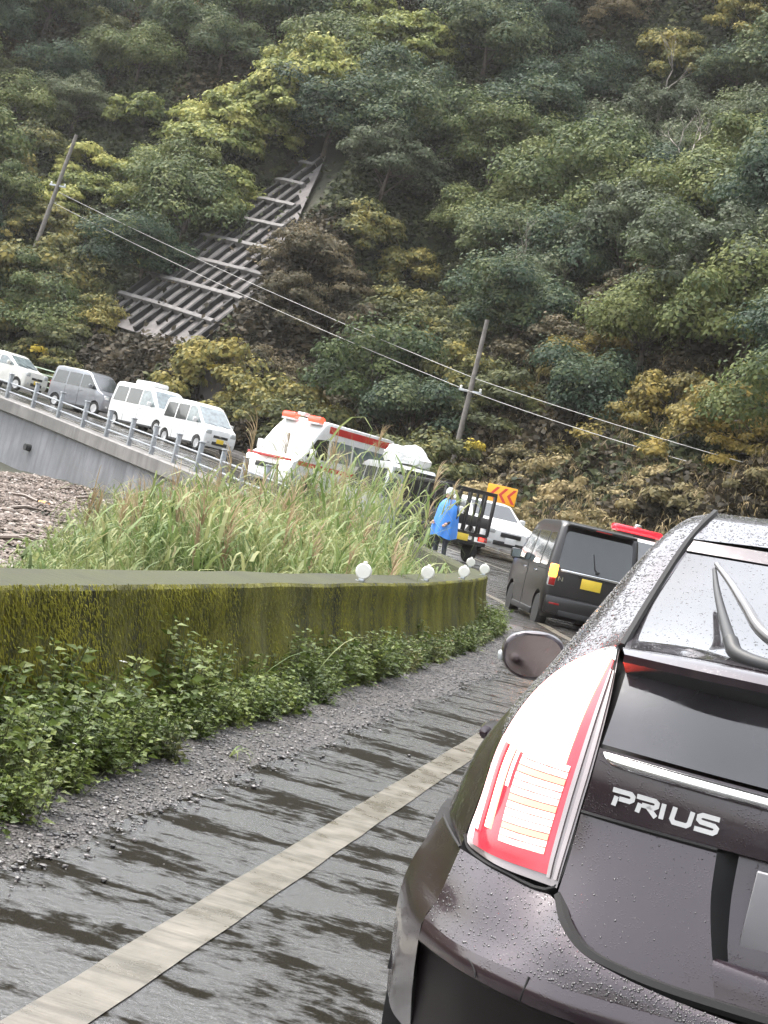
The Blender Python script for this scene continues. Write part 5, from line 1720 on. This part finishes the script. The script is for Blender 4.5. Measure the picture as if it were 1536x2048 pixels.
# ------------------------------------------------------------------ grasses
def blades(base, az, L, lean, width, seg=5, curl=1.0):
    """arching grass blades: base (n,3), az heading, L length, lean start angle"""
    n = len(base)
    V = np.zeros((n, (seg + 1) * 2, 3)); p = base.copy(); ang = lean.copy()
    side = np.stack([-np.sin(az), np.cos(az), az * 0], 1)
    for i in range(seg + 1):
        w = (width * (1 - (i / seg) ** 1.6) * .5 + .0008)[:, None]
        V[:, 2 * i] = p - side * w; V[:, 2 * i + 1] = p + side * w
        d = np.stack([np.cos(az) * np.sin(ang), np.sin(az) * np.sin(ang), np.cos(ang)], 1)
        p = p + d * (L / seg)[:, None]
        ang = ang + curl * (.20 + .16 * i)
    idx = np.arange(n)[:, None, None] * (seg + 1) * 2
    f = np.array([[2 * i, 2 * i + 1, 2 * i + 3, 2 * i + 2] for i in range(seg)])[None]
    return V.reshape(-1, 3), (idx + f).reshape(-1, 4)
def cat(parts):
    V, Q, k = [], [], 0
    for v, q in parts:
        V.append(v); Q.append(q + k); k += len(v)
    return np.concatenate(V), np.concatenate(Q)

TOPX = [-80, 60, 130, 200, 300, 400, 450, 520, 580, 640, 700, 780, 830, 865, 905, 950, 1010]
TOPY = [1140, 1105, 1060, 1000, 960, 940, 945, 965, 975, 985, 1030, 1060, 1075, 1085, 1110, 1095, 1100]
def reeds(n, seed, q0, q1, y0, y1, hmin, hmax, tall=False):
    rng = np.random.default_rng(seed)
    s = rng.uniform(s_of_y(y0), s_of_y(y1), n); q = -rng.uniform(q0, q1, n)
    P = at(s, q); x, y = P[:, 0], P[:, 1]
    z = terrain(x, y)
    dn = fbm2(x * .5, y * .5, 71, 3)
    k = dn + rng.random(n) * .9 > .12
    x, y, z = x[k], y[k], z[k]
    px, py = project(np.stack([x, y, z + 1.0], 1))
    ty = np.interp(px, TOPX, TOPY) + 10
    # height at which this column's outline lies for the distance of the stem
    d = np.stack([(px - 768) / F_PX, -(ty - 1024) / F_PX, -np.ones_like(px)], 1) @ _Rw.T
    zt = CAM_H + d[:, 2] * (y / d[:, 1])
    h = (zt - z) * (.50 + .52 * rng.random(len(x)) ** .8)
    k = (h > hmin) & (px > -60) & (px < 1010)
    x, y, z, h = x[k], y[k], z[k], np.clip(h[k], hmin, hmax)
    return x, y, z, h, rng
def reed_mesh(sets, leaves=6, pl=1.5):
    parts, plumes = [], []
    for (x, y, z, h, rng) in sets:
        n = len(x)
        az = rng.random(n) * 6.283; ln = .05 + .12 * rng.random(n)
        base = np.stack([x, y, z], 1)
        parts.append(blades(base, az, h, ln * 2.2, np.full(n, .016), 5, .16))
        for j in range(leaves):
            f = rng.uniform(.12, .88, n)
            b = base + np.stack([np.cos(az) * np.sin(ln) * h * f, np.sin(az) * np.sin(ln) * h * f, h * f * .97], 1) if False else base + np.stack([np.cos(az) * np.sin(ln * 2.2 + .16 * f) * h * f, np.sin(az) * np.sin(ln * 2.2 + .16 * f) * h * f, np.cos(ln * 2.2 + .16 * f) * h * f], 1)
            a2 = rng.random(n) * 6.283
            parts.append(blades(b, a2, (.35 + .45 * rng.random(n)) * np.clip(h * .65, .5, 1.3), .35 + .6 * rng.random(n), .014 + .024 * rng.random(n), 5, 1.5))
        m = (rng.random(n) < .17) & (h > pl)
        if m.any():
            tip = base[m] + np.stack([np.cos(az[m]) * np.sin(ln[m] * 2.2 + .2), np.sin(az[m]) * np.sin(ln[m] * 2.2 + .2), np.cos(ln[m] * 2.2 + .2)], 1) * h[m][:, None] * .95
            for j in range(16):
                plumes.append(blades(tip - np.array((0, 0, .02 * j)), az[m] + rng.uniform(-1.3, 1.3, m.sum()), np.full(m.sum(), .42) * (.6 + .5 * rng.random(m.sum())), .1 + .5 * rng.random(m.sum()), np.full(m.sum(), .011), 4, .9))
    return cat(parts), cat(plumes)
M_REED = leaf_mat('reed_leaf', [(.050, .078, .024), (.085, .130, .040), (.135, .185, .062), (.24, .25, .11)], .5, 1.2, .35, .25, 1.25)
M_STRAW = leaf_mat('straw_grass', [(.070, .100, .034), (.130, .160, .058), (.21, .225, .095), (.38, .31, .18)], .6, 1.2, .35, .2, 1.15)
M_PLUME = leaf_mat('plume', [(.13, .095, .055), (.22, .165, .10), (.30, .23, .145)], .7, 1.5, .3)
setsA = [reeds(2600, 21, .7, 5.5, 13.5, 33, .35, 3.6), reeds(1500, 22, .7, 3.0, 14, 24, .35, 3.6)]
TOPY = [1140, 1100, 1045, 975, 930, 900, 905, 930, 880, 815, 800, 815, 850, 930, 1110, 1095, 1100]
setsA += [r_ for r_ in (reeds(620, 24, 1.0, 5.0, 15, 27, 1.2, 3.8),)]
(Va, Qa), (Vp, Qp) = reed_mesh(setsA, 7)
tag(link(bpy.data.objects.new('reed_bed', mesh_np('reed_bed', Va, Qa, M_REED))), 'tall green reeds and grasses growing behind the mossy wall', 'reeds', kind='stuff')
setsB = [reeds(3600, 23, 2.0, 14.0, 9, 36, .3, 2.4)]
(Vb, Qb), (Vp2, Qp2) = reed_mesh(setsB, 6, 1.35)
tag(link(bpy.data.objects.new('dry_grass', mesh_np('dry_grass', Vb, Qb, M_STRAW))), 'straw coloured long grass on the shore left of the reeds', 'grass', kind='stuff')
V_, Q_ = cat([(Vp, Qp), (Vp2, Qp2)])
tag(link(bpy.data.objects.new('grass_plumes', mesh_np('grass_plumes', V_, Q_, M_PLUME))), 'brown feathery seed plumes above the reeds', 'grass plumes', kind='stuff')
# tawny grass bank at the hill foot on the right
def bank(n, seed):
    rng = np.random.default_rng(seed)
    s = rng.uniform(s_of_y(26), s_of_y(56), n); q = TOE + .3 + 9 * rng.random(n) ** 1.1
    P = at(s, q); z = terrain(P[:, 0], P[:, 1])
    px, py = project(np.stack([P[:, 0], P[:, 1], z + .5], 1))
    k = (px > 560) & (px < 1600) & (py > 740)
    return P[k, 0], P[k, 1], z[k], .5 + 1.0 * rng.random(k.sum()), rng
(Vb, Qb), (Vp, Qp) = reed_mesh([bank(5200, 31)], 5, .9)
V_, Q_ = cat([(Vb, Qb), (Vp, Qp)])
tag(link(bpy.data.objects.new('bank_grass', mesh_np('bank_grass', V_, Q_, leaf_mat('tawny_grass', [(.075, .070, .032), (.135, .115, .055), (.20, .16, .085), (.27, .21, .12)], .6, .5, .3)))), 'tawny long grass on the bank at the foot of the hill', 'grass', kind='stuff')

# ------------------------------------------------------------------ leafy weeds at the foot of the mossy wall
def leaf_fan(C, D, N, L, Wd):
    """pointed leaf of six vertices folded on its midrib"""
    n = len(C)
    B = unit(np.cross(N, D)); Nn = np.cross(D, B)
    L_ = L[:, None]; W_ = Wd[:, None]
    tip = C + D * L_ - Nn * (L_ * .18); mid = C + D * L_ * .45 + Nn * L_ * .02
    l = C + D * L_ * .38 - B * W_ * .5 + Nn * L_ * .07; r = C + D * L_ * .38 + B * W_ * .5 + Nn * L_ * .07
    V = np.stack([C, l, mid, r, tip], 1).reshape(-1, 3)
    i = np.arange(n)[:, None] * 5
    Q = np.concatenate([i + np.array([0, 2, 1]), i + np.array([0, 3, 2]), i + np.array([1, 2, 4]), i + np.array([2, 3, 4])], 0)
    return V, Q
M_WEED = leaf_mat('weed_leaf', [(.036, .056, .012), (.064, .094, .020), (.098, .132, .030), (.145, .175, .045)], .4, 3.0, .3, .25, 1.3)
M_WEED_D = leaf_mat('weed_leaf_dull', [(.038, .055, .016), (.07, .095, .028), (.11, .135, .042), (.17, .16, .06)], .4, 3.0, .3, .35, 1.3)
M_STEM = simple('weed_stem', (.09, .11, .04), .6)
M_PETAL = simple('white_petal', (.75, .75, .70), .5)
def weed_proto(seed, H, nst, mat, lf):
    rng = np.random.default_rng(seed)
    st, C, D, N, L = [], [], [], [], []
    for i in range(nst):
        az = rng.random() * 6.283; ln = .12 + .55 * rng.random(); h = H * (.55 + .5 * rng.random())
        b = np.array((rng.normal() * .05, rng.normal() * .05, -.02)); d = np.array((math.cos(az) * math.sin(ln), math.sin(az) * math.sin(ln), math.cos(ln)))
        st.append(tube_data([tuple(b), tuple(b + d * h * .5), tuple(b + d * h * .95 + np.array((0, 0, .02)))], [.0035, .003, .0015], 4, False))
        nn = int(h / .030)
        for j in range(nn):
            f = .10 + .90 * j / nn
            p = b + d * h * f
            for sgn in (0, math.pi):
                a = az + j * 1.57 + sgn + rng.normal() * .35
                e = rng.uniform(-.1, .55)
                dd = np.array((math.cos(a) * math.cos(e), math.sin(a) * math.cos(e), math.sin(e)))
                pet = rng.uniform(.01, .04)
                C.append(p + dd * pet); D.append(dd); N.append(np.array((0, 0, 1.0)) + .45 * rng.standard_normal(3)); L.append(lf * (.6 + .7 * rng.random()) * (1.15 - .45 * f))
    C, D, N, L = np.array(C), unit(np.array(D)), unit(np.array(N)), np.array(L)
    V, Q = leaf_fan(C, D, N, L, L * .58)
    lm = mesh_np('leaves', V, Q, mat, False)
    Vs, Fs = merge(st)
    sm = bpy.data.meshes.new('stems'); sm.from_pydata([tuple(v) for v in Vs], [], Fs); sm.update(); sm.materials.append(M_STEM)
    return lm, sm
WP = [weed_proto(1, .34, 14, M_WEED, .062), weed_proto(2, .42, 16, M_WEED, .066), weed_proto(3, .28, 14, M_WEED, .055), weed_proto(4, .50, 12, M_WEED, .060), weed_proto(5, .30, 14, M_WEED_D, .050), weed_proto(6, .24, 12, M_WEED_D, .046)]
rngw = random.Random(5)
flower_me = None
def flower(parent, loc):
    V, F = [], []
    k = 0
    for i in range(5):
        a = i * 1.2566
        V += [Vector((0, 0, .002)), Vector((.012 * math.cos(a - .35), .012 * math.sin(a - .35), .004)), Vector((.02 * math.cos(a), .02 * math.sin(a), .003)), Vector((.012 * math.cos(a + .35), .012 * math.sin(a + .35), .004))]
        F = list(F) + [(k + 4 * i, k + 4 * i + 1, k + 4 * i + 2, k + 4 * i + 3)]
    o = obj('flower', V, F, M_PETAL, parent); o.location = loc
nw = 0
for k in range(270):
    t = (k + rngw.random()) / 270
    Y = 4.6 + 19.5 * t ** 1.25
    s = s_of_y(Y)
    near = max(0, 1 - (Y - 4.6) / 9)
    q = rngw.uniform(.10, .32 + .30 * near ** 2) if rngw.random() > .3 else rngw.uniform(.08, .22)
    h = rngw.uniform(.50, .98) * (1.0 + .25 * (q < .25)) * (1.2 if rngw.random() < .10 and Y < 8 else 1.0) * (1.0 if Y < 7 else .82)
    if 7.0 < Y < 7.5 and q > .35: continue
    p = at(s, q)
    j = rngw.randrange(4) if rngw.random() < (.85 if Y < 13 else .35) else rngw.choice((4, 5))
    where = 'near end' if Y < 7.5 else ('middle' if Y < 13 else 'far end')
    lb = ('bright green leafy weed' if j < 4 else 'dull green low weed') + ' at the foot of the mossy wall, ' + where + ' of the strip'
    t_ = thing('leafy_weed', lb, 'weed', (float(p[0]), float(p[1]), float(p[2])), rngw.uniform(0, 6.28), 'weeds along the ' + where + ' of the mossy wall' + ('' if j < 4 else ', dull'))
    t_.scale = (h, h, h * rngw.uniform(.85, 1.15))
    l_ = link(bpy.data.objects.new('leaves', WP[j][0]), t_); l_['kind'] = 'stuff'
    link(bpy.data.objects.new('stems', WP[j][1]), t_)
    if rngw.random() < .10: flower(t_, (rngw.uniform(-.08, .08), rngw.uniform(-.08, .08), .30))
    nw += 1
print('weeds', nw)
# long stalks leaning over the verge
def stalk(label, base, az, L, ln):
    V, Q = blades(np.array([base]), np.array([az]), np.array([L]), np.array([ln]), np.array([.007]), 8, .35)
    V2, Q2 = blades(np.array([base] * 5), az + np.linspace(-1.2, 1.2, 5), np.full(5, L * .5), np.full(5, ln + .2), np.full(5, .009), 8, .5)
    V, Q = cat([(V, Q), (V2, Q2)])
    o = link(bpy.data.objects.new('grass_stalk', mesh_np('grass_stalk', V - np.array(base), Q, M_REED))); o.location = base
    tag(o, label, 'grass', 'long stalks on the verge')
stalk('long arching grass stalk leaning across the moss in mid wall', tuple(at(s_of_y(8.6), .2)), .9, .95, .55)
stalk('long arching grass stalk leaning right before the first reflector', tuple(at(s_of_y(10.2), .2)), 1.2, 1.0, .6)
stalk('short tuft of grass blades standing alone on the gravel verge', tuple(at(s_of_y(7.3), .62)), .2, .35, .5)
# ------------------------------------------------------------------ person in blue rain poncho
def person():
    X, Y = -6.35, 36.9
    ps_, pq_ = locate(np.array([X]), np.array([Y]))
    z0 = float(at(ps_[0], pq_[0])[2])
    r = thing('person', 'person in a bright blue rain poncho standing between the van and stake truck', 'person', (X, Y, z0), rad(155))
    J = {'pel': (0, 0, .94), 'ab': (0, .02, 1.12), 'ch': (0, .03, 1.32), 'nk': (0, .05, 1.47), 'hb': (0, .07, 1.54), 'ht': (0, .09, 1.68)}
    V = list(J.values()); names = list(J)
    E_ = [(0, 1), (1, 2), (2, 3), (3, 4), (4, 5)]
    Rd = [.15, .14, .16, .055, .085, .075]
    def add(p, r_, par):
        V.append(p); Rd.append(r_); E_.append((par, len(V) - 1)); return len(V) - 1
    for sd in (-1, 1):
        a = add((sd * .17, .03, 1.39), .075, 2); a = add((sd * .24, .0, 1.14), .055, a); a = add((sd * .20, .16, .97), .045, a)
        h = add((sd * .18, .22, .93), .035, a)
        a = add((sd * .10, 0, .88), .095, 0); a = add((sd * .12, .03, .48), .065, a); a = add((sd * .13, -.02, .09), .05, a); add((sd * .14, .12, .04), .04, a)
    me = bpy.data.meshes.new('body'); me.from_pydata(V, E_, []); me.update()
    o = link(bpy.data.objects.new('body', me), r)
    sk = o.modifiers.new('Skin', 'SKIN')
    for i, q in enumerate(me.skin_vertices[0].data):
        q.radius = (Rd[i], Rd[i]); q.use_root = (i == 0)
    ss_ = o.modifiers.new('Sub', 'SUBSURF'); ss_.levels = 2; ss_.render_levels = 2
    skin = simple('dark_clothing', (.035, .04, .055), .7)
    me.materials.append(skin)
    PON = simple('blue_poncho', (.05, .24, .72), .4, 0, .12, 4, .2)
    prof = [(1.50, .10, .10), (1.44, .17, .14), (1.36, .24, .19), (1.2, .27, .21), (1.0, .29, .24), (.80, .31, .26), (.62, .32, .27)]
    n = 36; VV, FF = [], []
    for i, (z, rx, ry) in enumerate(prof):
        for k in range(n):
            a = 2 * math.pi * k / n
            w = 1 + .07 * math.sin(a * 7 + i * .4) * (i / 6) + .03 * math.sin(a * 13)
            VV.append((rx * w * math.cos(a), .03 + ry * w * math.sin(a), z - .03 * math.sin(a * 3) * (i / 6)))
    FF = [(i * n + k, i * n + (k + 1) % n, (i + 1) * n + (k + 1) % n, (i + 1) * n + k) for i in range(len(prof) - 1) for k in range(n)]
    obj('poncho', VV, FF, PON, r, True)
    hat = lathe('cap', [(.0, .13), (.06, .12), (.095, .07), (.105, .0), (.10, -.03)], simple('white_cap', (.7, .72, .74), .5), r, 'z', 20, (0, .09, 1.63))
    obj('face', [(x_, .09 + math.sqrt(max(0, .088 ** 2 - x_ * x_)) , z_) for z_ in (1.52, 1.57, 1.62) for x_ in (-.06, -.02, .02, .06)], grid_faces(3, 4), simple('skin_tone', (.45, .28, .2), .5), r, True)
    for sd in (-1, 1):
        parts = [tube_data([(sd * .18, .24, .93), (sd * .178, .30, .90)], [.035, .03], 8)]
        for k, (dx, l) in enumerate(((-.027, .055), (-.009, .07), (.009, .066), (.027, .05))):
            parts.append(tube_data([(sd * .178 + dx, .295, .90), (sd * .178 + dx, .30 + l * .5, .885), (sd * .178 + dx, .30 + l * .7, .85)], [.010, .009, .007], 6))
        parts.append(tube_data([(sd * .178 - sd * .03, .26, .91), (sd * .178 - sd * .055, .29, .89), (sd * .178 - sd * .05, .32, .87)], [.011, .010, .008], 6))
        Vh, Fh = merge(parts); obj('hand', Vh, Fh, MATS['skin_tone'], r, True)
        box('shoe', (sd * .135, .06, .04), (.095, .26, .08), M_BLACKP, r, .03)
person()

# ------------------------------------------------------------------ chevron sign
def sign():
    c = Vector((-7.13, 50.0, 2.34))
    zg = float(terrain(np.array([c.x]), np.array([c.y]))[0])
    r = thing('chevron_sign', 'orange chevron curve sign with three red arrows pointing left on two posts', 'sign', (c.x, c.y, min(zg, 1.0)), rad(6))
    h = c.z - min(zg, 1.0)
    OR = simple('sign_orange', (.95, .42, .02), .35, 0, .04); RD = simple('sign_red', (.62, .045, .03), .35, 0, .04)
    pb = box('panel', (0, 0, h), (.92, .02, .56), OR, r, .008)
    for k in range(3):
        x0 = -.33 + k * .26
        w = .10
        V = []
        for d_ in (0, .004):
            y = -.0125 - d_
            V += [(x0 + .17, y, h + .22), (x0 + .17 + w, y, h + .22), (x0 + w, y, h), (x0 + .17 + w, y, h - .22), (x0 + .17, y, h - .22), (x0, y, h)]
        V = [(v[0] - .02, v[1], v[2]) for v in V]
        F = [(6, 11, 8, 7), (11, 10, 9, 8)] + [(i, (i + 1) % 6, 6 + (i + 1) % 6, 6 + i) for i in range(6)]
        obj('arrow', V, F, RD, pb)
    for x in (-.30, .30):
        tube('post', [(x, .04, -.4), (x, .04, h + .15)], .035, M_STEEL_W, r, 10)
sign()

# ------------------------------------------------------------------ beach litter at the foot of the sea wall
def beach(n):
    x = -25 + 16 * RNG.random(n); y = 20 + 35 * RNG.random(n)
    k = (x < -.375 * y - .8 + 2.2 * fbm2(x * .5, y * .5, 61, 3))
    s_, q_ = locate(x, y)
    k &= q_ < -.9
    x, y = x[k], y[k]
    P = np.stack([x, y, terrain(x, y) + .03], 1)
    return P
def m_debris():
    m, t, p = mat_new('driftwood')
    g = nd(t, 'ShaderNodeNewGeometry')
    t.links.new(ramp(t, g.outputs['Random Per Island'], [(0, (.045, .030, .022)), (.5, (.105, .074, .055)), (.85, (.17, .130, .105)), (1, (.34, .30, .27))]), p.inputs['Base Color'])
    p.inputs['Roughness'].default_value = .7
    return m
M_DEB = m_debris()
tag(stones('beach_shingle', 60000, beach, .03, .11, M_DEB), 'brown shingle and drift litter on the shore below the sea wall', 'shingle', kind='stuff')
rb_ = rock('float', 'orange plastic float lying on the shore at the left edge', (-17.95, 41.5, -.82), (.20, .15, .12), 3, 3)
rb_.data.materials.clear(); rb_.data.materials.append(simple('orange_plastic', (.85, .30, .02), .4)); rb_['category'] = 'float'
for k in range(26):
    P = beach(60)
    if len(P) == 0: continue
    p = P[0]; a = random.uniform(0, 3.14); l = random.uniform(.5, 1.5)
    d_ = Vector((math.cos(a), math.sin(a), random.uniform(-.03, .12))) * l
    o = tube('driftwood', [(0, 0, 0), tuple(d_ * .5 + Vector((0, 0, .05))), tuple(d_)], [.05, .045, .025], M_DEB, None, 7)
    o.location = (p[0], p[1], p[2] + .06)
    tag(o, 'grey driftwood stick lying on the shingle below the sea wall', 'driftwood', 'driftwood on the shore')

# ------------------------------------------------------------------ damp air
def haze():
    m = bpy.data.materials.new('haze'); m.use_nodes = True; t = m.node_tree
    for n in list(t.nodes): t.nodes.remove(n)
    o = t.nodes.new('ShaderNodeOutputMaterial'); v = t.nodes.new('ShaderNodeVolumePrincipled')
    v.inputs['Color'].default_value = (.96, .95, .92, 1); v.inputs['Density'].default_value = HAZE
    v.inputs['Anisotropy'].default_value = .25
    t.links.new(v.outputs[0], o.inputs['Volume'])
    lim = 2 * max(abs(gx[0]), gx[-1], abs(gy[0]), gy[-1]) + 200
    o_ = bobj('haze', box_bm((0, 0, 22), (lim, lim, 64)), m)
    tag(o_, kind='stuff')
HAZE = .00025
haze() if HAZE else None
